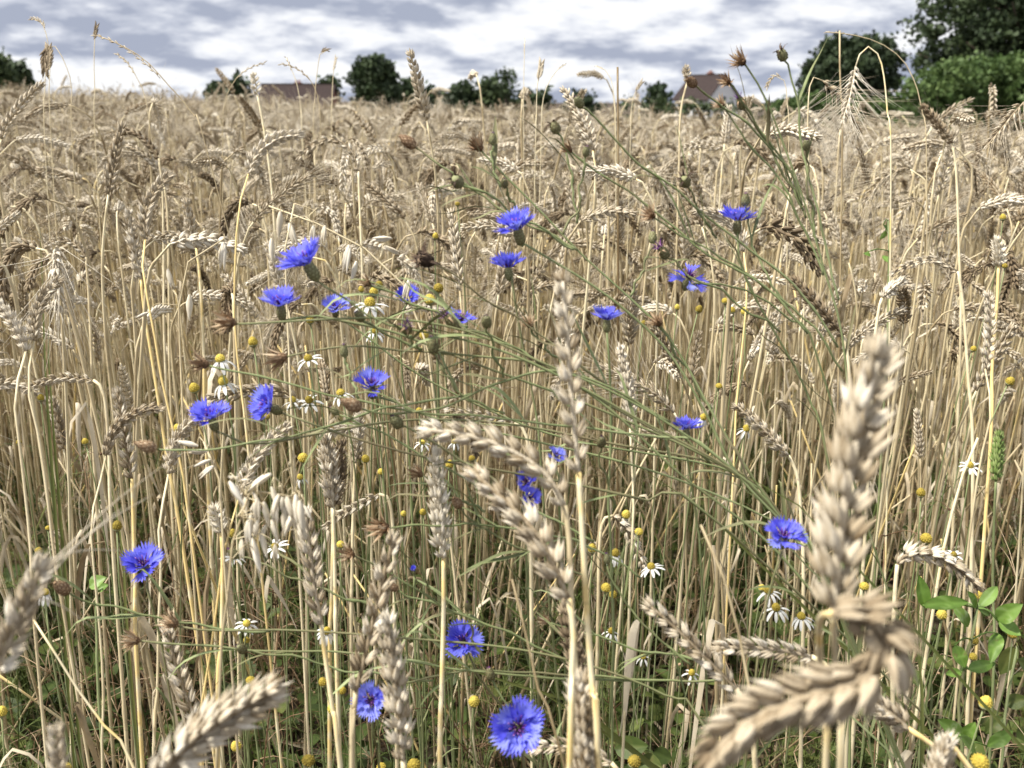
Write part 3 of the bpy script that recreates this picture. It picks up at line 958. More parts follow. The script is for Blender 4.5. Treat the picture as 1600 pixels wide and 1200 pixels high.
hero_wheat("large blurred wheat ear leaning in at the bottom with fine bristly tip", [(430, 1078), (380, 1105), (310, 1150), (240, 1215)], .45, [(215, 1260), (190, 1330)], 82, 17, .6, tint=.6, mark="the leaning bottom ear")
hero_wheat("blurred stubby wheat ear tip poking up at the bottom edge", [(88, 1138), (90, 1170), (94, 1260)], .47, [(96, 1300), (97, 1340)], 42, 16, .4, parts=True, tint=.6, mark="the stubby ear tip")
hero_wheat("blurred wheat ear at the left edge trailing long awns to the upper right", [(66, 880), (42, 940), (15, 1000), (-12, 1060)], .42, [(-40, 1120), (-50, 1200)], 66, 13, .5, tint=.6, mark="the awned edge ear")
hero_wheat("twisted wheat ear hanging behind the large leaning bottom ear", [(262, 984), (272, 1030), (288, 1080), (306, 1128)], .74, [(312, 1160), (316, 1200)], 40, 15, .5, tint=.7, mark="the twisted ear", leaf=2)
hero_wheat("plump wheat ear sloping down toward the knotted ear, bristle at its tip", [(1012, 944), (1050, 976), (1095, 1020), (1150, 1076)], .60, [(1168, 1110), (1180, 1200)], 44, 16, 0.0, tint=.7, mark="the plump sloping ear", leaf=2)
hero_wheat("pale level wheat ear disappearing behind the big knotted ear", [(1120, 1012), (1170, 1012), (1220, 1016), (1268, 1026)], .62, [(1300, 1050), (1312, 1120), (1315, 1200)], 42, 15, .1, tint=.7, mark="the pale level ear")
hero_wheat("drooping pale wheat ear arching over the green clover leaves", [(1530, 920), (1500, 890), (1460, 868), (1420, 866), (1402, 882)], .74, [(1398, 930), (1394, 1040), (1392, 1200)], 36, 16, .7, tint=.6, mark="the ear over the clover", leaf=2)
hero_wheat("small braided wheat ear hooked over beneath the arching plump ear", [(508, 824), (535, 802), (562, 788), (592, 772)], .95, [(606, 778), (613, 815), (616, 900), (617, 1010)], 23, 15, 0.0, tint=.6, mark="the hooked small ear")
hero_wheat("broad tan wheat ear of the close upright pair, paler one", [(508, 684), (512, 715), (516, 750), (520, 792)], .84, [(522, 850), (524, 940), (526, 1040)], 36, 16, 1.1, tint=.6, mark="the paired tan ears")
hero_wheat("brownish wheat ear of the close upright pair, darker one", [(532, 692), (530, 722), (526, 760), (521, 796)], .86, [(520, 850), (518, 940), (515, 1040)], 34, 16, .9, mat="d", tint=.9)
hero_wheat("narrow upright wheat ear just above the small hooked ear", [(560, 648), (560, 672), (558, 700), (555, 724)], 1.0, [(552, 800), (550, 900), (549, 1000)], 24, 14, .9, tint=.7)
hero_wheat("long thin wheat ear standing beside the closed tan seed head", [(182, 610), (190, 650), (197, 695), (206, 748)], .86, [(208, 800), (211, 900), (214, 1040)], 32, 18, .1, tint=.7, mark="the long thin ear", leaf=2)
hero_wheat("slender level wheat ear lying just over the arching plump ear", [(698, 640), (730, 646), (765, 650), (804, 660)], .92, [(822, 680), (828, 760), (830, 900)], 19, 15, .1, tint=.6)
hero_wheat("small pale wheat ear hanging down beside a thin straight straw", [(1006, 886), (995, 858), (980, 828), (958, 806)], .92, [(942, 815), (936, 870), (934, 990)], 25, 15, .6, tint=.6, mark="the small hanging ear")
hero_wheat("pale wheat ear sloping down near the big blurred upright ear", [(1150, 634), (1176, 656), (1206, 684), (1232, 712)], .90, [(1246, 745), (1252, 820), (1255, 960)], 29, 15, .6, tint=.6)
hero_wheat("mottled brown wheat ear slanting between crossing green cornflower stems", [(1238, 436), (1262, 462), (1290, 492), (1318, 524)], .95, [(1326, 570), (1330, 680), (1332, 850)], 30, 17, .7, mat="d", tint=.7, mark="the mottled brown ear")
hero_wheat("crisp braided wheat ear arched level at the right of the field", [(1394, 428), (1425, 412), (1462, 406), (1496, 424)], 1.0, [(1504, 470), (1512, 580), (1520, 760)], 21, 17, 0.0, tint=.6, mark="the crisp arched ear")
hero_wheat("crisp dark edged wheat ear arched high in the far left crop", [(466, 246), (495, 224), (525, 218), (550, 238), (560, 268)], 1.35, [(562, 320), (566, 420), (570, 560)], 20, 19, 0.0, mat="h", tint=.55, mark="the high arched ear")
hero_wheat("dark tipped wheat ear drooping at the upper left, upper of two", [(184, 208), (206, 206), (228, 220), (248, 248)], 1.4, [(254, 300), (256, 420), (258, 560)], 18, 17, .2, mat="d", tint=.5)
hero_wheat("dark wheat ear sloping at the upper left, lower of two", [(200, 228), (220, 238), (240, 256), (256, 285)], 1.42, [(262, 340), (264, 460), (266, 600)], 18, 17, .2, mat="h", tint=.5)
hero_wheat("wheat ear half hidden under the knotted ear on a pale slanting stem", [(1352, 1092), (1375, 1105), (1400, 1122), (1418, 1138)], .58, [(1440, 1152), (1480, 1182), (1530, 1220)], 48, 10, .6, tint=.8)
hero_wheat("blurred wheat ear tip poking up at the bottom right corner", [(1478, 1158), (1470, 1190), (1462, 1260)], .50, [(1460, 1300), (1459, 1340)], 50, 16, .7, tint=.6)
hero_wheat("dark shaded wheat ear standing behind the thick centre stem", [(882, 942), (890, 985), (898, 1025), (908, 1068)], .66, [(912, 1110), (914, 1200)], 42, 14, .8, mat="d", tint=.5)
hero_wheat("blurred tan wheat ear at the bottom beside the thick centre stem", [(903, 1060), (908, 1110), (912, 1160), (918, 1230)], .52, [(920, 1270), (921, 1310)], 60, 16, .9, tint=.6, mark="the bottom centre ear")
hero_wheat("pale wheat ear lying along the bottom behind the large front facing cornflower", [(832, 1168), (870, 1166), (915, 1172), (955, 1192)], .68, [(975, 1220), (980, 1280)], 36, 14, .3, tint=.6)
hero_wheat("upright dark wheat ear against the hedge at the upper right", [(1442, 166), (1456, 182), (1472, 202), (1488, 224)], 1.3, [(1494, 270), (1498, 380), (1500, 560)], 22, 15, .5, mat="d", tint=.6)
hero_wheat("unripe green wheat ear standing on a dark green stem", [(1562, 678), (1560, 700), (1558, 725), (1556, 752)], .88, [(1553, 820), (1551, 920), (1552, 1060)], 26, 15, .6, mat="g", tint=.6, stem_mat=M_GSTEM, r0=.0016, mark="the green wheat ear")
hero_wheat("slim grey wheat ear held level at the middle left", [(38, 610), (65, 598), (100, 590), (146, 594)], .95, [(162, 615), (170, 700), (176, 850)], 21, 18, .4, tint=.6)
hero_wheat("two tone arched wheat ear low on the far left", [(228, 374), (258, 366), (288, 372), (306, 388)], 1.15, [(312, 430), (318, 540), (322, 700)], 19, 16, .2, tint=.7)
hero_wheat("fine braided wheat ear level above the dark blighted heads", [(72, 384), (95, 376), (118, 382), (134, 402)], 1.15, [(138, 450), (143, 560), (146, 700)], 18, 15, .2, tint=.6)
hero_wheat("upright rough wheat ear at the left with spread husks", [(200, 330), (206, 362), (212, 398), (220, 436)], 1.1, [(226, 490), (242, 590), (262, 720), (285, 850)], 26, 16, .9, tint=1.0)
hero_wheat("short bleached white wheat ear tuft on a pale straw at the far right", [(1556, 374), (1560, 388), (1561, 402), (1560, 416)], 1.0, [(1558, 470), (1550, 580), (1546, 720)], 26, 10, .6, mat="o", spread=52, tint=.8, mark="the bleached right ear")
hero_wheat("bleached whitish wheat ear tilted beside the crisp arched ear", [(1412, 436), (1400, 446), (1388, 456), (1378, 466)], 1.0, [(1372, 490), (1362, 580), (1358, 720)], 24, 10, .6, mat="o", spread=48, tint=.8)
hero_wheat("fluffy white bleached ear tuft left of the wild oat curtain", [(334, 792), (338, 806), (342, 820), (346, 832)], .74, [(348, 880), (346, 1000), (340, 1130)], 30, 9, .6, mat="o", spread=52, tint=.8)
hero_wheat("pale blunt wheat ear pointing at the lens beside the brown roof", [(396, 116), (398, 124), (400, 136), (402, 148)], 1.5, [(412, 200), (424, 290), (432, 400)], 17, 8, .6, mat="o", spread=50, tint=.8)
hero_wheat("tan blunt wheat ear standing before the roof of the white house", [(1072, 104), (1073, 112), (1074, 120), (1074, 128)], 1.6, [(1066, 160), (1062, 200), (1060, 300)], 16, 8, .6, spread=45, tint=.5)
# barley: ears with long awns
hero_wheat("awned barley ear nodding sharply against the broad rounded tree", [(1316, 190), (1326, 160), (1333, 128), (1337, 104)], 1.1, [(1342, 88), (1348, 78), (1356, 73), (1365, 76), (1373, 88), (1380, 112), (1386, 170), (1392, 300)], 20, 18, .8, tint=.95, r0=.0012, name="barley_stalk", cat="barley", awn=True, mark="the nodding barley")
hero_wheat("shorter awned barley ear below the nodding one, near the low hedge", [(1345, 205), (1330, 180), (1308, 150), (1286, 126)], 1.15, [(1279, 120), (1273, 120), (1268, 126), (1264, 145), (1262, 200), (1262, 300)], 20, 15, .8, tint=.5, r0=.0011, name="barley_stalk", cat="barley", awn=True)
hero_wheat("awned barley ear drooping at the right edge in front of the hedge", [(1540, 230), (1562, 205), (1582, 180), (1600, 160)], 1.1, [(1610, 158), (1618, 170), (1622, 220), (1622, 340)], 22, 16, .7, tint=.6, r0=.0012, name="barley_stalk", cat="barley", awn=True)
# long awns of the ear at the edge
def add_awns():
    root = [o for o in bpy.data.objects if o.get("label", "").startswith("blurred wheat ear at the left edge")][0]
    ends = [(262, 722), (240, 772), (196, 790), (190, 860), (150, 985)]
    st = [(70, 890), (62, 900), (64, 915), (60, 880), (50, 930), (46, 945), (20, 1040), (10, 1055), (66, 880)]
    for (a, b), (c, d) in zip(st, ends):
        mb = MB()
        p0, p1 = P(a, b, .42), P(c, d, .50)
        tube(mb, catmull([p0, (p0 + p1) / 2 + np.array([0, 0, .003]), p1], 8), np.linspace(.00055, .00015, 8), 5, .85)
        link("awn", mb.mesh("awn", M_HUSK), root, Matrix.Translation(-root.location))
add_awns()

# ------------------------------------------------------------------ cornflowers
def floret_mesh(seed, mt):
    r = random.Random(seed)
    mb = MB()
    cols = 7
    rows = [(.0, .0006), (.006, .0009), (.010, .0028), (.0135, .0046)]
    v, t = [], []
    for q, (rr, hw) in enumerate(rows):
        for j in range(cols):
            u = -1 + 2 * j / (cols - 1)
            v.append((rr - abs(u) * .0012 * (q > 1), u * hw, rr * .10 + (u * u) * hw * .55 + r.uniform(-.0003, .0003)))
            t.append(.25 + .16 * q)
    fs = []
    for q in range(3):
        for j in range(cols - 1):
            fs.append((q * cols + j, q * cols + j + 1, (q + 1) * cols + j + 1, (q + 1) * cols + j))
    b = 3 * cols
    for j in range(cols - 1):
        u = -1 + 2 * (j + .5) / (cols - 1)
        L = r.uniform(.0215, .0235) - abs(u) * .003
        k = len(v)
        m = .0175 - abs(u) * .002
        w = .0013
        y = u * .0070
        v += [(m, y - w, m * .12 + u * u * .003), (m, y + w, m * .12 + u * u * .003), (L, u * .0100 + r.uniform(-.0008, .0008), L * .13 + u * u * .004 + r.uniform(-.001, .0012))]
        t += [.72, .72, .9]
        fs += [(b + j, b + j + 1, k + 1, k), (k, k + 1, k + 2)]
    mb.add(v, fs, np.array(t))
    return mb.mesh("floret", mt)
FLORETS1 = [floret_mesh(k, M_PETAL) for k in range(6)]
FLORETS2 = [floret_mesh(k, M_PETAL2) for k in range(6)]
def scaly(mb, prof, rows, per, mat=0, tint=.7, sc=1.0, seed=1):
    """An egg of overlapping pointed bracts round z."""
    r = random.Random(seed)
    lathe(mb, prof, 12, tint - .1, mat)
    zs = np.array([p[1] for p in prof]); rs = np.array([p[0] for p in prof])
    z0, z1 = zs[0], zs[-1]
    for q in range(rows):
        z = z0 + (z1 - z0) * (q + .2) / rows
        dz = (z1 - z0) / rows * 1.25
        for k in range(per):
            a = (k + .5 * (q % 2)) / per * 6.2832
            w = 6.2832 / per * .52
            ra, rb = np.interp(z, zs, rs) + .0001 * sc, np.interp(min(z + dz, z1), zs, rs) + .0005 * sc
            rm = np.interp(z + dz * .5, zs, rs) + .0005 * sc
            tt = tint + r.uniform(-.12, .12)
            v = [(ra * math.cos(a), ra * math.sin(a), z), (rm * math.cos(a - w), rm * math.sin(a - w), z + dz * .5),
                 (rb * math.cos(a), rb * math.sin(a), z + dz), (rm * math.cos(a + w), rm * math.sin(a + w), z + dz * .5), ((rm + .0003 * sc) * math.cos(a), (rm + .0003 * sc) * math.sin(a), z + dz * .45)]
            mb.add(v, [(0, 4, 1), (1, 4, 2), (2, 4, 3), (3, 4, 0)], np.array([tt, .25, .05, .25, tt + .12]), mat)
def calyx_mesh():
    mb = MB()
    scaly(mb, [(.0013, -.0165), (.0032, -.0150), (.0048, -.0115), (.0053, -.008), (.0047, -.004), (.0036, 0.0)], 6, 9, tint=.72)
    return mb.mesh("calyx", M_CALYX)
CALYX = calyx_mesh()
def stamens_mesh(n=16, L=.0095, spread=.55, seed=1):
    r = random.Random(seed)
    mb = MB()
    for k in range(n):
        a = k * 2.4; q = math.sqrt((k + .5) / n)
        d = np.array([math.cos(a) * q * spread, math.sin(a) * q * spread, 1.0]); d /= np.linalg.norm(d)
        p0 = np.array([math.cos(a), math.sin(a), 0]) * q * .0026
        l = L * r.uniform(.75, 1.1)
        pts = [p0, p0 + d * l * .5, p0 + d * l + np.array([math.cos(a), math.sin(a), 0]) * .0012 * r.uniform(-.5, 1.5)]
        tube(mb, catmull(pts, 5), [.00045, .0005, .00055, .0005, .0003], 5, [.1, .25, .4, .6, r.choice((.7, .95, 1.0))])
    return mb.mesh("stamens", M_PURPLE)
STAM = [stamens_mesh(seed=k) for k in range(3)]
def green_leaf_blade(p, d, L, w, seed, mat=None):
    r = random.Random(seed)
    mb = MB()
    d = unit(np.asarray(d, float))
    up = np.array([0, 0, 1.0])
    pts = catmull([p, p + d * L * .4 + up * L * r.uniform(0, .12), p + d * L * .75 + up * L * r.uniform(-.05, .1), p + d * L - up * L * r.uniform(-.1, .2)], 9)
    ribbon(mb, pts, w * np.array([.5, .8, 1, 1, .95, .85, .65, .4, .04]), up, .2, r.uniform(.45, .8), 0, r.uniform(-.8, .8))
    return mb
def stem_parts(root, MT, wps3, r0, r1, seed, leaves=2, mat=None, tint=.6, name="stem", sides=6):
    pts = catmull(wps3, max(16, 5 * len(wps3)))
    mb = MB()
    r = random.Random(seed)
    uu = np.linspace(0, 1, len(pts))
    for dv in (RGT, UPV, FWD):
        for fr in (2.3, 5.1, 9.7):
            pts = pts + (np.sin(uu * 6.28 * fr + r.uniform(0, 6.28)) * r.uniform(.2, 1.0) * .0045 / fr ** 1.2 * np.minimum(1, uu * 8))[:, None] * dv
    rad = np.linspace(r1, r0, len(pts))
    for q in range(4):
        rad[r.randrange(2, len(pts) - 1)] *= 1.35
    tube(mb, pts, rad, sides, tint + np.linspace(-.05, .1, len(pts)), 0)
    link(name, mb.mesh(name, mat or M_GSTEM), root, MT)
    T = np.gradient(pts, axis=0)
    for k in range(leaves):
        i = int(len(pts) * r.uniform(.12, .72))
        side = unit(np.cross(T[i], FWD)) * r.choice((-1, 1))
        d = -unit(T[i]) * r.uniform(.6, 1.2) + side * r.uniform(.25, .7) + r.uniform(-.3, .3) * FWD
        lb = green_leaf_blade(pts[i], d, r.uniform(.03, .07), r.uniform(.0022, .0042), seed * 7 + k)
        link("leaf", lb.mesh("leaf", M_GSTEM), root, MT)
    return pts
def flower_head(root, MT, pos, face, diam, seed, n_out=11, n_in=6, elev=24, parts_off=0):
    """calyx, florets and stamens set on a point; face is the way the flower looks."""
    r = random.Random(seed)
    s = diam / .040
    pale = seed % 6 == 2
    FLORETS = FLORETS1 + FLORETS2[:1] if not pale else FLORETS2 + FLORETS1[:2]
    xr = unit(np.cross(face, [0.2, 0.9, 0.35]))
    W = Matrix(mat_from(face, xr, pos, s).tolist())
    link("calyx", CALYX, root, MT @ W @ Matrix.Diagonal((.84, .84, .95, 1)))
    for k in range(n_out):
        a = (k + r.uniform(-.22, .22)) / n_out * 6.2832
        el = math.radians(elev + r.uniform(-18, 20))
        q = r.uniform(.86, 1.06)
        L = Matrix.Rotation(a, 4, "Z") @ Matrix.Translation((.0022, 0, -.001)) @ Matrix.Rotation(-el, 4, "Y") @ Matrix.Rotation(r.uniform(-.35, .35), 4, "X") @ Matrix.Scale(q, 4)
        link("floret", r.choice(FLORETS), root, MT @ W @ L)
    for k in range(n_in):
        a = (k + r.uniform(-.3, .3)) / n_in * 6.2832
        el = math.radians(elev + 22 + r.uniform(-8, 14))
        L = Matrix.Rotation(a, 4, "Z") @ Matrix.Translation((.0014, 0, -.0005)) @ Matrix.Rotation(-el, 4, "Y") @ Matrix.Rotation(r.uniform(-.5, .5), 4, "X") @ Matrix.Scale(r.uniform(.62, .8), 4)
        link("floret", r.choice(FLORETS), root, MT @ W @ L)
    link("stamens", r.choice(STAM), root, MT @ W)
    return s
J_LEFT = [(1150, 738), (1235, 830), (1290, 905)]
FLOWERS = [
    # x, y, width px, (right, up, towards), depth, stem pixels, label, short name, n_out, n_in, elevation
    (473, 400, 84, (-.38, .72, .38), .64, [(520, 452), (560, 482), (600, 506), (690, 525), (780, 548), (880, 590), (1000, 655)] + J_LEFT, "large blue cornflower tilted up, topmost of the left group", "the topmost left cornflower", 12, 6, 22),
    (437, 467, 64, (-.05, .9, .28), .68, [(470, 492), (540, 503), (620, 522), (720, 560), (830, 600), (960, 650)] + J_LEFT, "blue cornflower crossed by a pale oat husk, leftmost beneath the large one", "the husk crossed cornflower", 11, 5, 24),
    (524, 476, 46, (.1, .65, .6), .78, [(545, 505), (590, 540), (660, 590), (760, 640), (900, 690)] + J_LEFT, "smaller blue cornflower with shaded heart between oats and white mayweed", "the shaded small cornflower", 10, 4, 26),
    (636, 461, 40, (.1, .5, .8), .86, [(632, 480), (628, 540), (634, 640), (640, 760)], "small round blue cornflower beside two yellow mayweed domes", "the small round cornflower", 10, 5, 30),
    (806, 347, 72, (-.22, .8, .4), .66, [(822, 376), (838, 392), (872, 412), (920, 440), (975, 480), (1040, 545), (1100, 640)] + J_LEFT, "bright blue cornflower highest in the middle, dark calyx below it", "the highest middle cornflower", 12, 6, 24),
    (793, 409, 56, (-.1, .88, .3), .74, [(798, 430), (803, 470), (815, 540), (835, 640), (850, 780)], "blue cornflower directly below the highest middle one, behind a wheat ear", "the lower middle cornflower", 10, 4, 22),
    (1153, 335, 58, (0, .95, .2), .74, [(1152, 358), (1154, 400), (1172, 450), (1210, 520), (1260, 620), (1300, 760)], "flat topped blue cornflower farthest right in the upper field", "the flat topped cornflower", 11, 5, 26),
    (1078, 427, 58, (.12, .62, .5), .74, [(1092, 440), (1130, 446), (1180, 462), (1240, 510), (1290, 600)], "drooping blue cornflower with large dark purple centre", "the purple centred cornflower", 7, 0, -6),
    (948, 491, 54, (-.03, .95, .22), .72, [(948, 515), (953, 570), (955, 660), (951, 780), (955, 900)], "wide cup shaped blue cornflower right of the tall central ear", "the cup shaped cornflower", 11, 6, 30),
    (722, 494, 46, (.25, .6, .4), .78, [(738, 512), (775, 528), (830, 558), (930, 620), (1060, 690)] + J_LEFT, "half withered blue cornflower with purple stamens showing", "the half withered cornflower", 6, 2, 14),
    (581, 598, 58, (.08, .68, .55), .72, [(598, 618), (640, 640), (720, 666), (830, 690), (960, 720), (1100, 765)] + J_LEFT[1:], "blue cornflower with purple eye in the centre of the left stem bundle", "the purple eyed middle cornflower", 9, 3, 22),
    (327, 645, 62, (-.15, .8, .45), .70, [(352, 678), (378, 692), (420, 692), (520, 672), (640, 655), (780, 660), (940, 690)] + J_LEFT, "leftmost blue cornflower of the close middle left pair", "the left paired cornflower", 12, 6, 22),
    (414, 632, 64, (-.52, .36, .68), .70, [(448, 648), (490, 664), (570, 690), (680, 716), (820, 740), (1000, 780), (1140, 830)], "blue cornflower facing left, right one of the close middle left pair", "the sideways cornflower", 12, 6, 26),
    (1071, 662, 50, (-.12, .93, .2), .76, [(1068, 685), (1078, 740), (1090, 820), (1098, 920)], "blue cornflower beside a white mayweed behind a diagonal green stem", "the cornflower by the white mayweed", 10, 4, 22),
    (870, 709, 34, (.25, .65, .5), .70, [(872, 730), (876, 800), (880, 900)], "small blue cornflower peeping out between two wheat ears", "the peeping cornflower", 9, 3, 26),
    (822, 751, 36, (-.1, .45, .75), .72, [(820, 770), (822, 840), (826, 930)], "small blue cornflower above its twin beside the sloping centre ear", "the upper twin cornflower", 9, 3, 30),
    (829, 777, 36, (.3, .3, .8), .70, [(832, 800), (836, 870), (840, 950)], "small blue cornflower below its twin touching the sloping centre ear", "the lower twin cornflower", 9, 3, 30),
    (222, 878, 64, (0, .66, .62), .72, [(226, 905), (236, 945), (252, 1010), (270, 1110), (280, 1200)], "lone blue cornflower in the lower left among straw stems", "the lone left cornflower", 12, 5, 24),
    (647, 890, 19, (0, .75, .4), .80, [(647, 905), (650, 960), (655, 1080)], "tiny half open blue cornflower near the slim pale ear", "the tiny cornflower", 8, 3, 58),
    (724, 1001, 62, (0, .45, .88), .76, [(735, 1026), (752, 1062), (790, 1112), (835, 1190)], "blue cornflower with pink stamens just right of the thin yellow stem", "the pink stamened cornflower", 12, 5, 26),
    (578, 1094, 58, (0, .3, .92), .66, [(580, 1120), (586, 1160), (592, 1220)], "blue cornflower with dark stamens wedged between two wheat ears", "the wedged cornflower", 11, 4, 28),
    (809, 1137, 86, (-.05, .32, .95), .58, [(814, 1170), (822, 1215), (830, 1290)], "largest blue cornflower facing the camera at the bottom centre", "the largest front cornflower", 13, 5, 18),
    (1226, 834, 60, (0, .72, .55), .62, [(1222, 860), (1206, 905), (1190, 970), (1180, 1060)], "blue cornflower just left of the big blurred upright ear", "the cornflower by the blurred ear", 12, 5, 20),
]
for i, (x, y, wpx, fc, d, st, lab, short, no, ni, el) in enumerate(FLOWERS):
    face = V3(*fc)
    pos = P(x, y, d)
    diam = wpx * d / F * 1.02
    s = diam / .040
    pos = pos - face * .006 * s
    w3 = [pos - face * .016 * s, pos - face * .024 * s] + px_path(st, d, d + .03)
    w3 = to_ground(w3)
    root = empty("cornflower", w3[-1], lab, "cornflower", "blue cornflowers in bloom")
    MT = Matrix.Translation(-Vector(w3[-1]))
    stem_parts(root, MT, w3, .0011, .0008, 50 + i, leaves=5)
    flower_head(root, MT, pos, face, diam, 900 + i, no, ni, el)
    MARKS.append((x, y, short))

# seed heads, buds and withered heads, each mesh with its base at the origin and z outwards
def lances(mb, n, L, w, a0, a1, r, mat=0, base=.003, z0=.006, curl=.3, tint=(.4, 1.0)):
    for k in range(n):
        az = k * 2.4 + r.uniform(-.3, .3)
        th = r.uniform(a0, a1)
        h = np.array([math.cos(az), math.sin(az), 0]); up = np.array([0, 0, 1.0])
        l = L * r.uniform(.7, 1.15)
        p = h * base + up * z0
        d1 = h * math.sin(th) + up * math.cos(th)
        th2 = th + curl * r.uniform(.2, 1.6)
        d2 = h * math.sin(th2) + up * math.cos(th2)
        pts = catmull([p, p + d1 * l * .5, p + d1 * l * .5 + d2 * l * .5], 5)
        ribbon(mb, pts, w * np.array([.8, 1, .8, .45, .05]), h, .3, r.uniform(*tint), mat, r.uniform(-.5, .5))
def head_mesh(kind, seed):
    r = random.Random(seed)
    mb = MB()
    if kind == "spread":
        scaly(mb, [(.0010, 0.0), (.0024, .0015), (.0034, .004), (.0034, .0065), (.0022, .0072)], 3, 9, tint=.42, seed=seed)
        lances(mb, 18, .0135, .0021, .12, .62, r, base=.0026, z0=.004, tint=(.45, .95))
        lances(mb, 12, .0120, .0018, .45, 1.1, r, base=.0032, z0=.004, tint=(.3, .85))
        lances(mb, 12, .0085, .0010, .0, .5, r, base=.0015, z0=.006, tint=(.6, 1.0))
        return mb.mesh("seed_head", M_BRACT)
    if kind == "dark":
        scaly(mb, [(.0013, 0.0), (.0034, .003), (.0044, .007), (.0036, .011)], 4, 9, tint=.5, seed=seed)
        lances(mb, 46, .011, .0018, .05, 1.1, r, base=.0026, z0=.007, curl=1.6, tint=(.2, .95))
        lances(mb, 5, .016, .0016, 1.4, 2.4, r, base=.004, z0=.004, curl=1.4, tint=(.1, .5))
        return mb.mesh("seed_head", M_DARKB)
    if kind == "closed":
        scaly(mb, [(.0012, 0), (.0034, .002), (.0048, .006), (.0046, .010), (.0030, .014), (.0010, .0175)], 6, 9, tint=.7, seed=seed)
        lances(mb, 6, .006, .001, .0, .3, r, base=.0008, z0=.015, curl=.2)
        return mb.mesh("seed_head", M_BRACT)
    if kind == "ovary":
        scaly(mb, [(.0012, 0), (.0036, .0018), (.0050, .005), (.0046, .009), (.0030, .012)], 5, 9, tint=.72, seed=seed)
        lances(mb, 7, .011, .0022, .5, 1.4, r, mat=1, base=.0016, z0=.011, curl=.9, tint=(.1, .6))
        return mb.mesh("seed_head", [M_CALYX, M_DARKB])
    if kind == "purple":
        scaly(mb, [(.0012, 0), (.0034, .0018), (.0046, .006), (.0040, .011), (.0028, .014)], 5, 9, tint=.7, seed=seed)
        lances(mb, 16, .010, .0010, .1, 1.0, r, mat=1, base=.0014, z0=.013, curl=.3, tint=(.3, .95))
        lances(mb, 5, .010, .0022, 1.4, 2.6, r, mat=2, base=.002, z0=.012, curl=.6, tint=(.6, 1.0))
        return mb.mesh("withered_head", [M_CALYX, M_PURPLE, M_BRACT])
    if kind == "bud":
        scaly(mb, [(.0010, 0), (.0030, .0018), (.0040, .005), (.0036, .009), (.0020, .0125)], 5, 8, tint=.75, seed=seed)
        lances(mb, 7, .0035, .0008, .0, .3, r, mat=1, base=.001, z0=.0115, curl=.1, tint=(.5, .9))
        return mb.mesh("bud", [M_CALYX, M_PURPLE])
HEADS = {k: [head_mesh(k, 10 * j + len(k)) for j in range(4)] for k in ("spread", "dark", "closed", "ovary", "purple", "bud")}
def weed_plant(label, stems, d, short=None, seed=0, name="cornflower_plant", cat="wildflower plant"):
    """Branching plant: every stem carries one head; stems = (kind, scale, x, y, stem pixels)."""
    r = random.Random(seed)
    allp = []
    for k, (kind, sc, x, y, st) in enumerate(stems):
        dd = d + r.uniform(-.03, .03)
        w3 = px_path([(x, y)] + st, dd, d + .02)
        allp.append((kind, sc, w3))
    main = to_ground(allp[0][2])
    root = empty(name, main[-1], label, cat)
    MT = Matrix.Translation(-Vector(main[-1]))
    for k, (kind, sc, w3) in enumerate(allp):
        v = unit(w3[0] - w3[1])
        if kind in ("bud", "ovary", "purple"):
            v = unit(v + np.array([0, 0, .35]))
        tip = w3[0] - v * .007 * sc
        path = [tip] + (main[1:] if k == 0 else w3[1:])
        stem_parts(root, MT, path, .0012 if k == 0 else .0009, .0007, seed * 31 + k, leaves=(1 if seed == 3 else 4) if kind != "bud" else 1, tint=.5 if kind in ("dark",) else .62, mat=None)
        M = Matrix(mat_from(v, FWD, tip, sc * (.84 if kind in ("spread", "dark") else .78)).tolist())
        nm = "bud" if kind == "bud" else ("withered_head" if kind == "purple" else "seed_head")
        link(nm, r.choice(HEADS[kind]), root, MT @ M)
    if short: MARKS.append((stems[0][2], stems[0][3], short))
    return root
weed_plant("sprawling cornflower plant with dry tan heads reaching far left across the field", [
    ("spread", 1.15, 350, 501, [(372, 507), (500, 501), (600, 498), (690, 507), (760, 527), (850, 567), (950, 607), (1050, 662), (1150, 734), (1240, 832), (1290, 905)]),
    ("spread", 1.3, 430, 563, [(452, 556), (540, 543), (640, 547), (760, 556), (850, 572), (950, 640), (1060, 735), (1130, 790), (1200, 850), (1270, 930)]),
    ("spread", 1.1, 310, 566, [(332, 573), (420, 592), (510, 616), (640, 641), (760, 652), (900, 668), (1020, 680), (1090, 690), (1150, 736)]),
    ("closed", 1.15, 549, 632, [(568, 640), (612, 648), (680, 640), (740, 612), (800, 592), (870, 582), (950, 603), (1050, 662)]),
    ("closed", 1.05, 228, 697, [(246, 702), (330, 701), (420, 690), (500, 668), (580, 645), (640, 632), (740, 612)]),
    ("bud", 1.2, 617, 655, [(626, 664), (680, 692), (740, 730), (830, 790), (930, 850)]),
    ("bud", 1.2, 675, 536, [(683, 558), (700, 592), (735, 625), (790, 645)]),
    ("purple", 1.0, 703, 500, [(722, 515), (770, 528), (850, 567)]),
    ("purple", .8, 637, 512, [(640, 530), (655, 548)]),
    ("bud", 1.0, 760, 500, [(764, 520), (775, 560), (790, 590)]),
    ("bud", .9, 537, 545, [(540, 562), (548, 590), (560, 620)]),
    ("bud", .9, 560, 492, [(575, 505), (610, 525), (660, 547)]),
], .66, "the sprawling cornflower plant", 1)
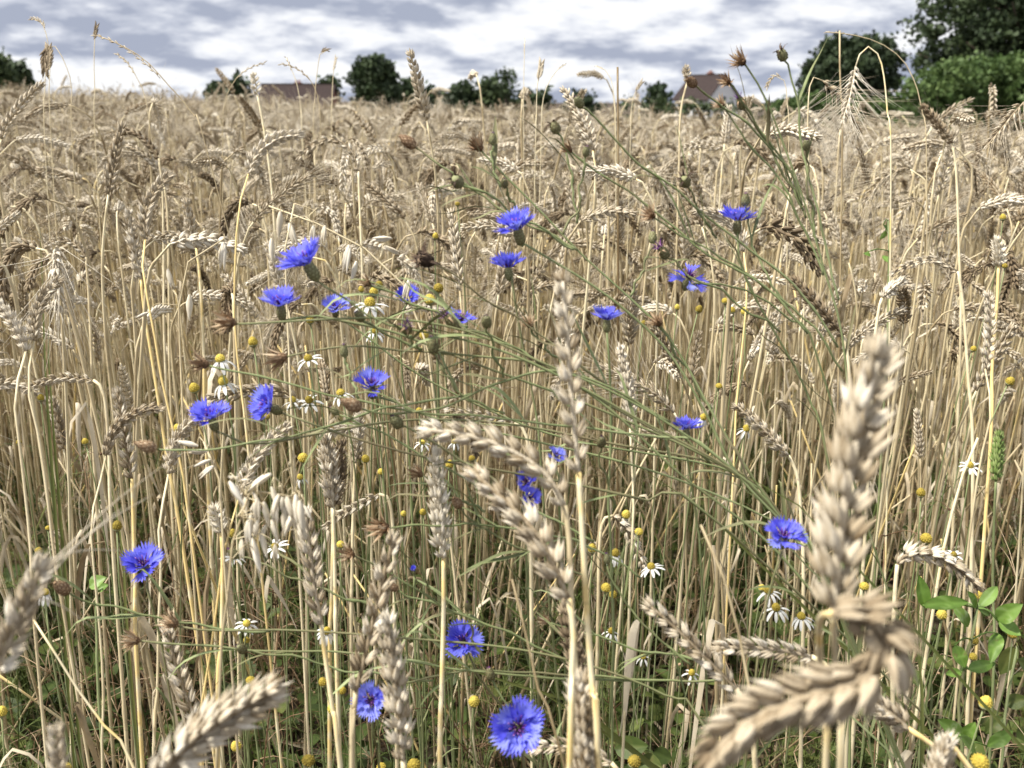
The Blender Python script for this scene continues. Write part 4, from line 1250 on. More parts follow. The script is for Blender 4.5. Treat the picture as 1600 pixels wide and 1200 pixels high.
weed_plant("branching cornflower plant with spiky brown heads rising through the middle", [
    ("spread", 1.05, 744, 224, [(753, 237), (790, 276), (840, 326), (905, 393), (960, 441), (1000, 478), (1040, 521), (1075, 576), (1110, 641), (1150, 706), (1190, 766), (1250, 851), (1300, 931)]),
    ("closed", 1.1, 637, 221, [(653, 233), (700, 266), (760, 311), (810, 343), (860, 366), (905, 393)]),
    ("ovary", 1.1, 713, 281, [(724, 288), (770, 311), (830, 350), (900, 390)]),
    ("dark", 1.35, 660, 404, [(686, 416), (722, 437), (762, 467), (802, 492), (852, 532), (940, 592), (1040, 662), (1110, 720)]),
    ("bud", .9, 770, 214, [(770, 226), (770, 260), (782, 290)]),
    ("spread", .8, 885, 230, [(894, 239), (930, 266), (990, 306), (1050, 351), (1110, 401), (1200, 451), (1260, 520)]),
    ("bud", .8, 916, 234, [(915, 245), (908, 280), (905, 320), (880, 365)]),
    ("bud", .8, 788, 284, [(790, 296), (800, 316), (815, 343)]),
    ("spread", .8, 570, 440, [(578, 445), (610, 458), (660, 480), (730, 510)]),
    ("spread", .8, 826, 503, [(830, 515), (850, 540), (880, 570)]),
], .70, "the middle cornflower plant", 2)
weed_plant("tall cornflower plant with seed heads against the sky beside the white house", [
    ("spread", 1.0, 1154, 92, [(1168, 104), (1195, 151), (1215, 201), (1240, 271), (1262, 341), (1285, 421), (1310, 501), (1325, 601), (1330, 720)]),
    ("ovary", .95, 1221, 83, [(1230, 96), (1238, 130), (1246, 161), (1252, 221), (1270, 301), (1290, 381), (1310, 471)]),
    ("spread", .75, 1134, 126, [(1146, 136), (1162, 164), (1188, 202), (1222, 252), (1255, 330)]),
    ("purple", .85, 1158, 160, [(1168, 176), (1192, 214), (1225, 272), (1262, 341)]),
    ("spread", .75, 1124, 160, [(1131, 168), (1160, 211), (1210, 271), (1250, 341), (1285, 430)]),
    ("closed", .9, 1080, 128, [(1092, 138), (1130, 166), (1180, 206), (1225, 256), (1255, 320)]),
    ("bud", 1.0, 903, 157, [(911, 166), (945, 198), (990, 246), (1040, 286), (1100, 336), (1190, 401), (1260, 471), (1310, 540)]),
    ("ovary", 1.0, 866, 196, [(873, 208), (886, 242), (895, 292), (902, 350)]),
    ("ovary", 1.0, 1070, 281, [(1077, 292), (1092, 330), (1120, 372)]),
    ("spread", .9, 1014, 334, [(1026, 343), (1076, 373), (1132, 406), (1200, 451), (1270, 511), (1315, 580)]),
    ("bud", 1.0, 1020, 368, [(1020, 380), (1005, 420), (985, 462)]),
    ("spread", .9, 1026, 500, [(1036, 516), (1055, 550), (1075, 580), (1110, 640)]),
    ("bud", 1.0, 1165, 309, [(1165, 330), (1176, 380), (1198, 430), (1230, 480)]),
    ("bud", .9, 1260, 224, [(1260, 240), (1263, 300), (1278, 380)]),
    ("purple", 1.0, 1036, 393, [(1048, 404), (1080, 430), (1140, 465), (1220, 520)]),
    ("bud", 1.0, 940, 688, [(938, 702), (940, 730), (955, 770), (958, 800)]),
], .72, "the tall seed head plant", 3)
weed_plant("low cornflower plant with straggling dry heads across the bottom left", [
    ("spread", 1.1, 264, 970, [(282, 981), (340, 986), (430, 985), (540, 990), (700, 1002), (850, 1022), (960, 1050), (1050, 1090), (1110, 1150)]),
    ("closed", 1.15, 96, 918, [(110, 928), (140, 941), (200, 955), (262, 966), (330, 982), (420, 985)]),
    ("spread", 1.1, 202, 1000, [(217, 1001), (262, 1006), (330, 1009), (420, 1016), (560, 1022), (700, 1042), (860, 1060), (1000, 1064)]),
    ("spread", 1.2, 593, 825, [(610, 825), (650, 820), (720, 820), (800, 826), (900, 845), (1000, 900)]),
    ("spread", 1.0, 543, 865, [(556, 869), (592, 886), (650, 921), (720, 960), (800, 991), (900, 1040)]),
    ("closed", .9, 714, 785, [(722, 796), (762, 832), (832, 862), (920, 900)]),
    ("spread", .9, 650, 737, [(662, 745), (700, 770), (760, 800)]),
    ("closed", .8, 612, 916, [(625, 925), (680, 945), (760, 975)]),
    ("bud", 1.0, 362, 862, [(375, 870), (420, 885), (500, 920), (600, 950)]),
    ("bud", 1.0, 375, 1012, [(390, 1016), (470, 1030), (560, 1050), (680, 1062)]),
], .70, "the straggling dry plant", 4)
weed_plant("leafy green cornflower stems running level behind the thick centre stem", [
    ("bud", 1.0, 765, 1050, [(775, 1075), (800, 1110), (840, 1150), (870, 1230)]),
    ("bud", .7, 730, 945, [(733, 965), (740, 1000), (760, 1040)]),
    ("bud", .8, 948, 870, [(950, 890), (970, 930), (1010, 980), (1080, 1040)]),
    ("spread", .8, 850, 968, [(865, 975), (920, 990), (1000, 1015), (1090, 1030)]),
    ("bud", .8, 620, 1062, [(640, 1066), (720, 1050), (860, 1052), (1010, 1063), (1130, 1062)]),
    ("bud", .8, 520, 640, [(540, 650), (640, 700), (780, 780)]),
], .70, None, 5)

# ------------------------------------------------------------------ mayweed
def disc_mesh(seed, tall):
    mb = MB()
    r = random.Random(seed)
    lathe(mb, [(.0036, 0), (.0042, .0012), (.0041, .0028 * tall), (.0034, .0046 * tall), (.0020, .0060 * tall), (.0004, .0066 * tall)], 12, .5)
    for k in range(46):   # the tiny tube florets that make the dome bumpy
        q = math.sqrt((k + .5) / 46); a = k * 2.39996
        th = q * 1.45
        p = np.array([math.cos(a) * math.sin(th) * .0041, math.sin(a) * math.sin(th) * .0041, (.001 + math.cos(th) * .0052) * tall])
        n = unit(np.array([math.cos(a) * math.sin(th), math.sin(a) * math.sin(th), math.cos(th)]))
        lathe(mb, [(.0005, -.0004), (.00055, .0002), (.0002, .0007)], 5, .35 + .4 * r.random(), 0, mat_from(n, [1, 0, 0.1], p))
    return mb.mesh("disc", M_YELLOW)
DISCS = [disc_mesh(k, t) for k, t in enumerate((1.0, 1.15, .85, 1.25))]
def ray_mesh():
    mb = MB()
    pts = catmull([(0, 0, 0), (.004, 0, .0006), (.008, 0, .0001), (.012, 0, -.0016)], 6)
    ribbon(mb, pts, [.0014, .0026, .0032, .0033, .0028, .0012], (0, 0, 1), .08, .6)
    return mb.mesh("petal", M_WHITE)
RAY = ray_mesh()
def cup_mesh():
    mb = MB()
    lathe(mb, [(.0008, -.003), (.0024, -.0018), (.0038, -.0004), (.0040, .0006), (.0036, .0004)], 10, .6)
    return mb.mesh("cup", M_CALYX)
CUP = cup_mesh()
def where(x, y, skip=None):
    """Place words from the two nearest things that a label can point to."""
    ms = sorted(((math.hypot(x - a, (y - b)), a, b, n) for a, b, n in MARKS if n != skip))
    dd, a, b, n = ms[0]
    dx, dy = x - a, y - b
    if abs(dx) > 1.6 * abs(dy): w = "right of" if dx > 0 else "left of"
    elif abs(dy) > 1.6 * abs(dx): w = "below" if dy > 0 else "above"
    else: w = ("lower" if dy > 0 else "upper") + (" right of" if dx > 0 else " left of")
    return ("close " if dd < 45 else ("just " if dd < 100 else "")) + w + " " + n, ms
USED = {}
def unique_label(head, x, y):
    loc, ms = where(x, y)
    n = [m[3] for m in ms]
    tries = [head + " " + loc] + [head + " between " + n[0] + " and " + q for q in n[1:6]] + [head + " between " + n[1] + " and " + q for q in n[2:7]]
    tries += [t.replace(" with yellow dome", "") for t in tries] + [head + " near " + n[a] + " and " + n[b] for a in range(8) for b in range(a + 1, 12)]
    for t in tries:
        t = t if len(t.split()) <= 16 else t.replace("close ", "").replace("just ", "")
        if t not in USED and len(t.split()) <= 16:
            break
    USED[t] = 1
    return t
MAY = [  # x, y, dome width px, white petals?, depth
    (345, 560, 15, 9, .85), (578, 472, 17, 10, .82), (586, 516, 11, 7, .9), (350, 596, 15, 9, .86), (482, 558, 13, 8, .9), (484, 624, 12, 7, .92), (458, 625, 11, 6, .92), (533, 612, 13, 7, .9),
    (430, 852, 12, 10, .88), (385, 972, 12, 9, .86), (510, 984, 12, 12, .84), (961, 864, 12, 11, .88), (1018, 884, 12, 11, .86), (1201, 922, 13, 9, .86), (1213, 948, 13, 9, .85), (1252, 962, 13, 10, .84), (1098, 652, 10, 10, .95),
    (1190, 918, 11, 0, .9), (1516, 726, 10, 9, .95), (1490, 865, 9, 8, .98), (365, 868, 11, 8, .9), (70, 925, 12, 8, .8), (710, 690, 9, 7, 1.0), (660, 690, 9, 7, 1.0), (955, 985, 10, 7, 1.0), (1005, 1025, 9, 6, 1.0), (1080, 1050, 10, 6, .98), (470, 745, 9, 6, 1.0), (1165, 670, 9, 6, 1.05),
    (305, 606, 15, 0, .84), (396, 535, 14, 0, .86), (685, 449, 15, 0, .84), (672, 467, 17, 0, .82), (584, 456, 13, 0, .88), (592, 443, 11, 0, .92), (664, 523, 14, 0, .84), (474, 714, 16, 0, .82), (183, 822, 14, 0, .84), (363, 834, 13, 0, .86), (38, 827, 10, 0, .95), (60, 860, 11, 0, .95), (75, 824, 8, 0, 1.0),
    (160, 634, 14, 0, .95), (278, 670, 12, 0, .95), (134, 690, 10, 0, 1.0), (252, 680, 9, 0, 1.0), (506, 1066, 13, 0, .85), (391, 1062, 15, 0, .82), (481, 1186, 20, 0, .75), (371, 1165, 15, 0, .82), (740, 1094, 17, 0, .8), (648, 1194, 20, 0, .72), (596, 1196, 14, 0, .8), (990, 1188, 20, 0, .74),
    (946, 917, 15, 0, .86), (958, 928, 12, 0, .88), (998, 829, 13, 0, .88), (925, 857, 13, 0, .88), (978, 803, 13, 0, .92), (1439, 770, 13, 0, .92), (1447, 840, 17, 0, .84), (1471, 960, 15, 0, .84), (1538, 1098, 19, 0, .76), (1529, 1186, 26, 0, .62), (1576, 595, 13, 0, .95), (1350, 914, 14, 0, .84),
    (720, 836, 10, 0, 1.0), (630, 802, 9, 0, 1.0), (661, 800, 10, 0, 1.0), (532, 850, 12, 0, .9), (572, 716, 12, 0, .95), (596, 737, 10, 0, 1.0), (702, 726, 12, 0, .92), (738, 716, 10, 0, .98), (680, 369, 9, 0, 1.1), (1000, 473, 9, 0, 1.1), (1133, 470, 10, 0, 1.1), (1091, 483, 11, 0, 1.1), (1090, 497, 9, 0, 1.12), (1145, 485, 9, 0, 1.1), (1164, 487, 11, 0, 1.08), (1135, 497, 12, 0, 1.06), (1058, 480, 8, 0, 1.15), (1123, 602, 10, 0, 1.05), (1146, 620, 9, 0, 1.05), (1165, 668, 9, 0, 1.05), (1567, 340, 9, 0, 1.15), (1408, 508, 8, 0, 1.15), (1520, 545, 9, 0, 1.1), (1005, 505, 8, 0, 1.1), (1520, 1000, 14, 0, .9), (1520, 1025, 12, 0, .9), (1582, 990, 14, 0, .9), (3, 1112, 15, 0, .82), (386, 1000, 10, 0, .9), (106, 1198, 14, 0, .75), (535, 1078, 12, 0, .86), (520, 1106, 15, 0, .86), (830, 840, 9, 0, 1.0), (1530, 930, 13, 0, .9), (30, 690, 8, 0, 1.05), (64, 622, 10, 0, 1.05), (58, 672, 8, 0, 1.05), (565, 452, 9, 0, 1.0), (655, 640, 10, 0, .98), (735, 668, 10, 0, .98), (418, 650, 9, 0, 1.0), (485, 500, 12, 0, .95), (645, 478, 9, 0, 1.0), (715, 318, 8, 0, 1.2), (1570, 415, 8, 0, 1.2), (1600, 690, 10, 0, 1.0),
]
for i, (x, y, wpx, nw, d) in enumerate(MAY):
    if d >= .95 and not nw and i % 3 == 0:
        continue
    r = random.Random(5000 + i)
    s = wpx * d / F / .0084
    pos = P(x, y + wpx * .3, d)
    ax = unit(np.array([r.uniform(-.3, .3), r.uniform(-.45, .1), 1.0]))
    ex = r.uniform(-.03, .03)
    foot = np.array([pos[0] + ex, pos[1] + r.uniform(0, .06), 0.0]); foot[2] = float(ground_z(foot[0], foot[1])) - .01
    head = "white petalled mayweed with yellow dome" if nw else ("bare yellow mayweed dome" if wpx < 14 else "plump bare yellow mayweed dome")
    root = empty("mayweed", foot, unique_label(head, x, y), "mayweed", "white petalled mayweeds" if nw else "bare yellow mayweed domes")
    MT = Matrix.Translation(-Vector(foot))
    sb = MB()
    tube(sb, catmull([pos - ax * .003 * s, pos - ax * .03 * s, pos * .5 + foot * .5 + [ex * .5, 0, 0], foot], 12), np.linspace(.0007, .0010, 12), 5, .75)
    link("stem", sb.mesh("stem", M_GSTEM), root, MT)
    W = Matrix(mat_from(ax, [1, 0.1, 0], pos, s).tolist())
    link("cup", CUP, root, MT @ W)
    link("disc", r.choice(DISCS), root, MT @ W)
    droop = r.uniform(.1, 1.25)
    for k in range(nw):
        a = (k + r.uniform(-.2, .2)) / nw * 6.2832
        L = Matrix.Rotation(a, 4, "Z") @ Matrix.Translation((.0034, 0, .0002)) @ Matrix.Rotation(droop + r.uniform(-.25, .25), 4, "Y") @ Matrix.Scale(r.uniform(.85, 1.1), 4)
        link("petal", RAY, root, MT @ W @ L)

# ------------------------------------------------------------------ wild oats
def oat_mesh(seed):
    r = random.Random(seed)
    mb = MB()
    for k, (ang, L, w) in enumerate(((.13, .023, .0068), (-.15, .022, .0066), (.0, .018, .005))):
        v, fs = husk(L, w, w * .5, 6, [(0, .2), (.12, .6), (.35, 1), (.6, .8), (.82, .4), (1.0, .03)], bend=.03)
        M = np.array(Matrix.Rotation(k * 2.2, 4, "Z") @ Matrix.Rotation(ang, 4, "Y") @ Matrix.Translation((.0008, 0, 0)))
        mb.add(v @ M[:3, :3].T + M[:3, 3], fs, r.uniform(.4, .85))
    tube(mb, catmull([(0, 0, .012), (.001, 0, .024), (.006, .002, .036)], 5), np.linspace(.0003, .0001, 5), 3, .25)
    return mb.mesh("oat_spikelet", M_OAT)
OATS = [oat_mesh(k) for k in range(5)]
def oat_plant(label, spk, stem, d, seed, short=None):
    r = random.Random(seed)
    s3 = to_ground(px_path(stem, d))
    root = empty("wild_oat", s3[-1], label, "wild oat")
    MT = Matrix.Translation(-Vector(s3[-1]))
    sb = MB(); sp = catmull(s3, 24)
    tube(sb, sp, np.linspace(.0007, .0016, 24), 6, .6)
    link("stem", sb.mesh("stem", M_STRAW), root, MT)
    top = catmull(s3, 60)[:34]
    for (x0, y0, x1, y1) in spk:
        dd = d + r.uniform(-.02, .02)
        a, b = P(x0, y0, dd), P(x1, y1, dd)
        L = np.linalg.norm(b - a)
        link("spikelet", r.choice(OATS), root, MT @ Matrix(mat_from(b - a, RGT + r.uniform(-1, 1) * FWD, a, L / .022).tolist()))
        q = top[int(np.argmin(np.linalg.norm(top - a, axis=1)))]
        bb = MB()
        tube(bb, catmull([a, a + (q - a) * .3 + np.array([0, 0, .006]), q], 7), np.linspace(.00025, .0004, 7), 4, .6)
        link("branch", bb.mesh("branch", M_STRAW), root, MT)
    if short: MARKS.append((sum(q[0] for q in spk) / len(spk), sum(q[1] for q in spk) / len(spk), short))
oat_plant("wild oat with many pale papery husks hanging in a curtain", [(358, 752, 376, 792), (395, 768, 404, 792), (424, 760, 431, 797), (436, 772, 420, 806), (441, 776, 448, 822), (448, 775, 455, 815), (462, 772, 459, 816), (468, 782, 467, 826), (398, 785, 390, 814), (392, 800, 388, 836), (416, 820, 402, 846), (403, 812, 395, 840), (393, 840, 400, 886), (396, 858, 403, 896), (476, 790, 484, 814), (430, 850, 428, 878), (466, 792, 438, 832), (356, 745, 374, 748), (372, 752, 390, 748), (424, 740, 384, 760), (402, 778, 398, 816), (412, 784, 416, 824), (430, 782, 426, 822), (454, 786, 456, 828), (444, 792, 440, 836), (386, 772, 378, 808), (408, 832, 412, 872), (388, 812, 384, 852), (424, 812, 430, 850), (472, 800, 470, 838), (378, 842, 374, 876)],
          [(470, 778), (452, 764), (428, 756), (405, 757), (390, 768), (372, 800), (362, 860), (356, 930), (345, 1030)], .61, 1, "the wild oat curtain")
oat_plant("wild oat with four level husks left of the closed tan seed heads", [(310, 697, 278, 690), (324, 705, 292, 707), (330, 718, 304, 726), (334, 728, 308, 744)], [(318, 690), (338, 720), (345, 780), (352, 900)], .72, 2, "the four husk oat")
oat_plant("wild oat with upright husks left of the topmost left cornflower", [(438, 330, 430, 372), (452, 348, 458, 386), (490, 352, 484, 382), (424, 372, 420, 410), (436, 452, 437, 494), (508, 352, 500, 380)], [(460, 318), (448, 340), (446, 420), (452, 560), (458, 700)], .78, 3)
oat_plant("wild oat with paired brown husks between shaded cornflower and dark head", [(546, 384, 534, 424), (557, 408, 545, 440), (612, 372, 580, 374), (602, 385, 625, 400), (640, 436, 628, 470)], [(420, 322), (470, 340), (540, 370), (620, 430), (660, 520), (680, 640)], .80, 4)
oat_plant("wild oat with single husks dangling near the far left weeds", [(350, 378, 342, 420), (296, 460, 292, 500), (262, 420, 266, 450), (232, 488, 212, 494)], [(352, 372), (300, 400), (280, 470), (284, 600), (290, 720)], .84, 5)

# ------------------------------------------------------------------ leafy green weeds, grass blades
def ovate(mb, base, tip, width, nref, seed, chevron=0.0):
    r = random.Random(seed)
    base, tip = np.asarray(base, float), np.asarray(tip, float)
    ax = tip - base; L = np.linalg.norm(ax); t = ax / L
    n = unit(nref - np.dot(nref, t) * t); b = np.cross(t, n)
    rows, cols = 11, 7
    v, tt = [], []
    bend = r.uniform(-.06, .14) * L
    for i in range(rows):
        u = i / (rows - 1)
        w = width * .5 * (math.sin(math.pi * (u ** .8)) ** .75 if 0 < u < 1 else .03)
        for j in range(cols):
            c = -1 + 2 * j / (cols - 1)
            v.append(base + ax * u + b * c * w + n * (abs(c) * w * .35 + bend * math.sin(u * 3.1) + r.uniform(-.0004, .0004)))
            q = .5 + (.18 if j == 3 else 0)
            if chevron and abs(u - .55 + .18 * abs(c)) < .09 and abs(c) > .1: q += chevron
            tt.append(q + r.uniform(-.05, .05))
    fs = [(i * cols + j, i * cols + j + 1, (i + 1) * cols + j + 1, (i + 1) * cols + j) for i in range(rows - 1) for j in range(cols - 1)]
    mb.add(v, fs, np.array(tt))
def leafy_weed(label, stem, leaves, d, seed, chev=0.35, mat=None, short=None, name="leafy_weed", cat="weed"):
    r = random.Random(seed)
    s3 = to_ground(px_path(stem, d))
    root = empty(name, s3[-1], label, cat)
    MT = Matrix.Translation(-Vector(s3[-1]))
    sb = MB(); sp = catmull(s3, 24)
    tube(sb, sp, np.linspace(.0012, .0022, 24), 7, .65)
    link("stem", sb.mesh("stem", M_GSTEM), root, MT)
    for k, (x0, y0, x1, y1, w) in enumerate(leaves):
        dd = d + r.uniform(-.04, .03)
        a, b = P(x0, y0, dd), P(x1, y1, dd + r.uniform(-.02, .02))
        lb = MB()
        ovate(lb, a, a + (b - a) * .88, .85 * w * d / F, unit(np.array([r.uniform(-.4, .4), -.75, .75])), seed * 50 + k, chev if k % 2 == 0 else .1)
        q = sp[int(np.argmin(np.linalg.norm(sp - a, axis=1)))]
        tube(lb, catmull([a, (a + q) / 2 + np.array([0, 0, .004]), q], 5), .0007, 5, .7)
        link("leaf", lb.mesh("leaf", mat or M_CLOVER), root, MT)
    if short: MARKS.append((stem[0][0], stem[0][1], short))
leafy_weed("bright green clover plant with broad leaves at the lower right", [(1527, 950), (1518, 1000), (1508, 1040), (1498, 1090), (1500, 1150), (1503, 1220)],
           [(1442, 946, 1522, 940, 26), (1446, 950, 1434, 892, 26), (1488, 945, 1516, 984, 22), (1530, 948, 1562, 912, 22), (1558, 968, 1604, 940, 34), (1560, 972, 1600, 996, 34), (1560, 990, 1546, 1044, 26), (1512, 1046, 1562, 1034, 24), (1492, 1008, 1510, 1048, 24), (1502, 1050, 1474, 1054, 16), (1504, 1152, 1460, 1120, 30), (1508, 1156, 1526, 1124, 26), (1542, 1166, 1588, 1138, 26), (1500, 1150, 1528, 1182, 22), (1524, 950, 1510, 920, 18), (1528, 952, 1548, 962, 16)], .80, 1, short="the clover plant")
leafy_weed("broad dark green leaves low behind the clover at the right edge", [(1590, 1010), (1580, 1060), (1570, 1120), (1565, 1200)],
           [(1585, 1010, 1560, 1060, 30), (1590, 1030, 1612, 1060, 30), (1570, 1100, 1612, 1090, 28), (1568, 1120, 1535, 1150, 26)], .92, 2, .1, M_GREEN)
leafy_weed("yellow green lobed leaf on a weed behind the lone left cornflower", [(152, 912), (150, 950), (152, 1010), (155, 1100)],
           [(140, 918, 170, 900, 26), (150, 925, 172, 912, 20)], .86, 3, .3)
leafy_weed("bright green weed leaves at the bottom edge beside the bottom centre ear", [(985, 1150), (990, 1180), (992, 1230)],
           [(960, 1170, 1020, 1165, 40), (1000, 1190, 1040, 1200, 36), (980, 1195, 955, 1215, 34), (1020, 1175, 1055, 1190, 30)], .95, 4, .1, M_GREEN)
leafy_weed("small leafy vetch with pale notched leaves in the far right crop", [(1388, 345), (1390, 380), (1388, 440), (1386, 540)],
           [(1380, 352, 1392, 368, 12), (1384, 360, 1374, 376, 12), (1350, 396, 1362, 402, 10), (1388, 410, 1378, 398, 10)], 1.15, 5, .3)
def grass_plant(label, blades, d, seed, mat=None, name="grass_plant"):
    r = random.Random(seed)
    foot = None
    for k, (w, pts) in enumerate(blades):
        p3 = to_ground(px_path(pts, d + r.uniform(-.03, .03)))
        if foot is None:
            foot = p3[-1]
            root = empty(name, foot, label, "grass")
            root["kind"] = "thing"
            MT = Matrix.Translation(-Vector(foot))
        q = catmull(p3, 18)
        mb = MB()
        ww = .8 * w * d / F * np.concatenate([np.linspace(.05, 1, 6), np.linspace(1, .6, 12)])
        ribbon(mb, q, ww, np.array([.2, -1, .2]), .18, r.uniform(.7, 1.0))
        link("blade", mb.mesh("blade", mat or M_GREEN), root, MT)
grass_plant("green grass blades rising beside the knotted ear and clover", [(9, [(1404, 862), (1418, 940), (1436, 1040), (1441, 1180)]), (8, [(1436, 800), (1434, 900), (1437, 1050), (1440, 1180)]), (7, [(1472, 1060), (1446, 1050), (1420, 1030), (1408, 1060), (1412, 1180)]), (7, [(1396, 1090), (1398, 1110), (1390, 1190)])], .78, 1)
grass_plant("long grey green grass blade arching across the stems left of the knotted ear", [(8, [(1085, 780), (1060, 770), (1000, 730), (960, 705)][::-1]), (6, [(1230, 770), (1180, 745), (1090, 735), (1040, 715)][::-1])], .74, 2)
grass_plant("wide green blade running level behind the thin yellow stem", [(12, [(640, 1028), (700, 1040), (770, 1052), (840, 1085), (900, 1100)]), (7, [(690, 1072), (740, 1082), (800, 1092), (860, 1090)])], .82, 3)
grass_plant("yellow green grass blades low in the far left crop", [(6, [(62, 350), (64, 400), (68, 470), (72, 600)]), (6, [(80, 450), (76, 520), (82, 650)]), (5, [(150, 640), (165, 720), (190, 850), (200, 1000)])], 1.0, 4)

# ------------------------------------------------------------------ grass heads and straws against the sky
def spike_grass(label, stem, d, spike, r_sp, seed, tint=.45, n=14, name="wild_grass", dark=False, cat="grass"):
    """Thin stem whose first part carries side spikelets; stem pixels from the tip down."""
    r = random.Random(seed)
    s3 = to_ground(px_path(stem, d))
    root = empty(name, s3[-1], label, cat)
    root["kind"] = "thing"
    MT = Matrix.Translation(-Vector(s3[-1]))
    sp = catmull(s3, 60)
    sb = MB(); tube(sb, sp, np.linspace(.0006, .0013, 60), 5, tint + .1)
    link("stem", sb.mesh("stem", M_STRAW), root, MT)
    hp = catmull(px_path(spike, d), 40)
    T, N, B = frames(hp, FWD)
    hb = MB()
    for k in range(n):
        i = int((k + .3) / n * 39)
        side = N[i] * r.uniform(-.3, .3) + B[i] * (1 if k % 2 else -1)
        v, fs = husk(r_sp * 4.2, r_sp * 1.3, r_sp, 5, PROF_LO)
        M = mat_from(-T[i] * 1.0 + side * .35, FWD, hp[i] + side * r_sp * .3)
        hb.add(v @ M[:3, :3].T + M[:3, 3], fs, tint + r.uniform(-.2, .25))
    tube(hb, hp, r_sp * .35, 4, tint)
    link("spike", hb.mesh("spike", M_HUSKD if dark else M_HUSK), root, MT)
spike_grass("long arching ryegrass spike against the sky at the left", [(150, 55), (188, 70), (228, 95), (262, 132), (300, 178), (330, 260)], 1.25, [(150, 55), (175, 64), (205, 82), (235, 106), (250, 122)], .0016, 1, .35, 16)
spike_grass("short arching ryegrass spike right of the long one", [(182, 84), (200, 98), (214, 122), (226, 150), (240, 240)], 1.6, [(182, 84), (192, 92), (202, 102), (212, 118)], .0016, 2, .4, 9)
spike_grass("thin upright grass stem with one dark spike at the left", [(151, 40), (148, 62), (147, 100), (148, 140), (150, 240)], 1.6, [(151, 40), (149, 50), (147, 62)], .0022, 3, .3, 10, dark=True)
spike_grass("hooked foxtail grass curling over at the upper left", [(50, 29), (60, 31), (68, 40), (74, 62), (78, 100), (80, 220)], 1.6, [(50, 29), (58, 30), (66, 36), (70, 44)], .0018, 4, .35, 12)
spike_grass("dark reddish grass ear hanging in a loop at the upper left", [(70, 112), (69, 95), (72, 78), (80, 68), (92, 80), (104, 105), (112, 140), (114, 240)], 1.6, [(70, 112), (69, 98), (70, 84), (76, 72)], .0034, 5, .5, 16, dark=True)
spike_grass("brown upright grass ear inside the dark hanging loop", [(76, 76), (76, 92), (72, 110), (70, 140), (71, 240)], 1.6, [(76, 76), (77, 88), (75, 100), (71, 112)], .0034, 6, .75, 14, dark=True)
spike_grass("knotted grass spike leaning left by the brown roofed house", [(414, 98), (395, 104), (378, 114), (364, 130), (352, 160), (348, 240)], 1.7, [(414, 98), (398, 103), (384, 110), (370, 122)], .0016, 7, .4, 10)
spike_grass("knotted grass spike leaning right over the brown roof", [(438, 100), (458, 104), (476, 116), (488, 130), (498, 160), (504, 240)], 1.7, [(438, 100), (454, 103), (470, 111), (484, 125)], .0016, 8, .4, 10)
spike_grass("thin straight grass stem crossing the leaning spike over the roof", [(447, 90), (456, 110), (464, 132), (470, 170), (474, 240)], 1.7, [(447, 90), (452, 100), (457, 112)], .0012, 9, .4, 7)
spike_grass("hooked dark foxtail above the end of the brown roof", [(512, 78), (505, 78), (500, 84), (496, 110), (492, 150), (490, 240)], 1.7, [(512, 78), (506, 78), (501, 82)], .0018, 10, .4, 8, dark=True)
spike_grass("upright grey grass spike between brown roof and round tree", [(525, 90), (522, 105), (520, 125), (519, 160), (518, 240)], 1.7, [(525, 90), (523, 100), (521, 112)], .0016, 11, .4, 9)
spike_grass("single golden grass ear standing above the middle treeline", [(846, 98), (842, 118), (839, 140), (838, 180), (836, 260)], 1.5, [(846, 98), (844, 112), (841, 126)], .0026, 12, .6, 11)
spike_grass("faint tall grass stem near the thin open tree", [(820, 60), (819, 100), (818, 150), (818, 240)], 1.8, [(820, 60), (819, 75), (819, 90)], .0008, 13, .5, 6)
spike_grass("arching bare grass stem above the isolated low tree", [(884, 100), (872, 108), (858, 128), (848, 160), (845, 240)], 1.7, [(884, 100), (878, 103), (872, 108)], .0008, 14, .5, 5)
spike_grass("second arching grass stem right of the isolated low tree", [(930, 103), (944, 108), (955, 125), (960, 160), (962, 240)], 1.7, [(930, 103), (938, 105), (946, 110)], .0008, 15, .5, 5)
spike_grass("thin grey arching stem above the broad rounded tree", [(1290, 50), (1330, 54), (1372, 66), (1405, 88), (1425, 118), (1440, 170), (1448, 280)], 1.3, [(1290, 50), (1310, 51), (1330, 54)], .0009, 16, .4, 7)
spike_grass("nodding grass ear right of the seed heads by the white house", [(1198, 132), (1206, 120), (1216, 118), (1226, 128), (1230, 160), (1232, 260)], 1.5, [(1198, 136), (1204, 124), (1212, 118), (1220, 120)], .0018, 17, .6, 10)
spike_grass("bent grass ear between isolated tree and white gabled house", [(1003, 128), (996, 138), (990, 152), (986, 175), (984, 260)], 1.6, [(1003, 128), (998, 135), (993, 144)], .0018, 18, .5, 9)
def cut_straw(label, pts, d, wpx, tint, seed):
    s3 = to_ground(px_path(pts, d))
    root = empty("cut_straw", s3[-1], label, "straw")
    MT = Matrix.Translation(-Vector(s3[-1]))
    sp = catmull(s3, 24)
    sb = MB(); stem_mesh(sb, sp[::-1], wpx * d / F / 2 * .95, wpx * d / F / 2 * (.35 if d < 1 else .8), (.3, .6), 8, tint)
    link("stem", sb.mesh("stem", M_STRAW), root, MT)
    lb = MB(); dry_leaf(lb, sp[9], random.Random(seed))
    link("leaf", lb.mesh("leaf", M_DLEAF), root, MT)
cut_straw("blunt grey straw standing up in front of the rounded tree", [(1312, 48), (1312, 90), (1313, 140), (1316, 240)], 1.3, 3.6, .12, 1)
cut_straw("blunt straw like a post left of the white gabled house", [(965, 105), (965, 140), (966, 200)], 1.5, 4, .15, 2)
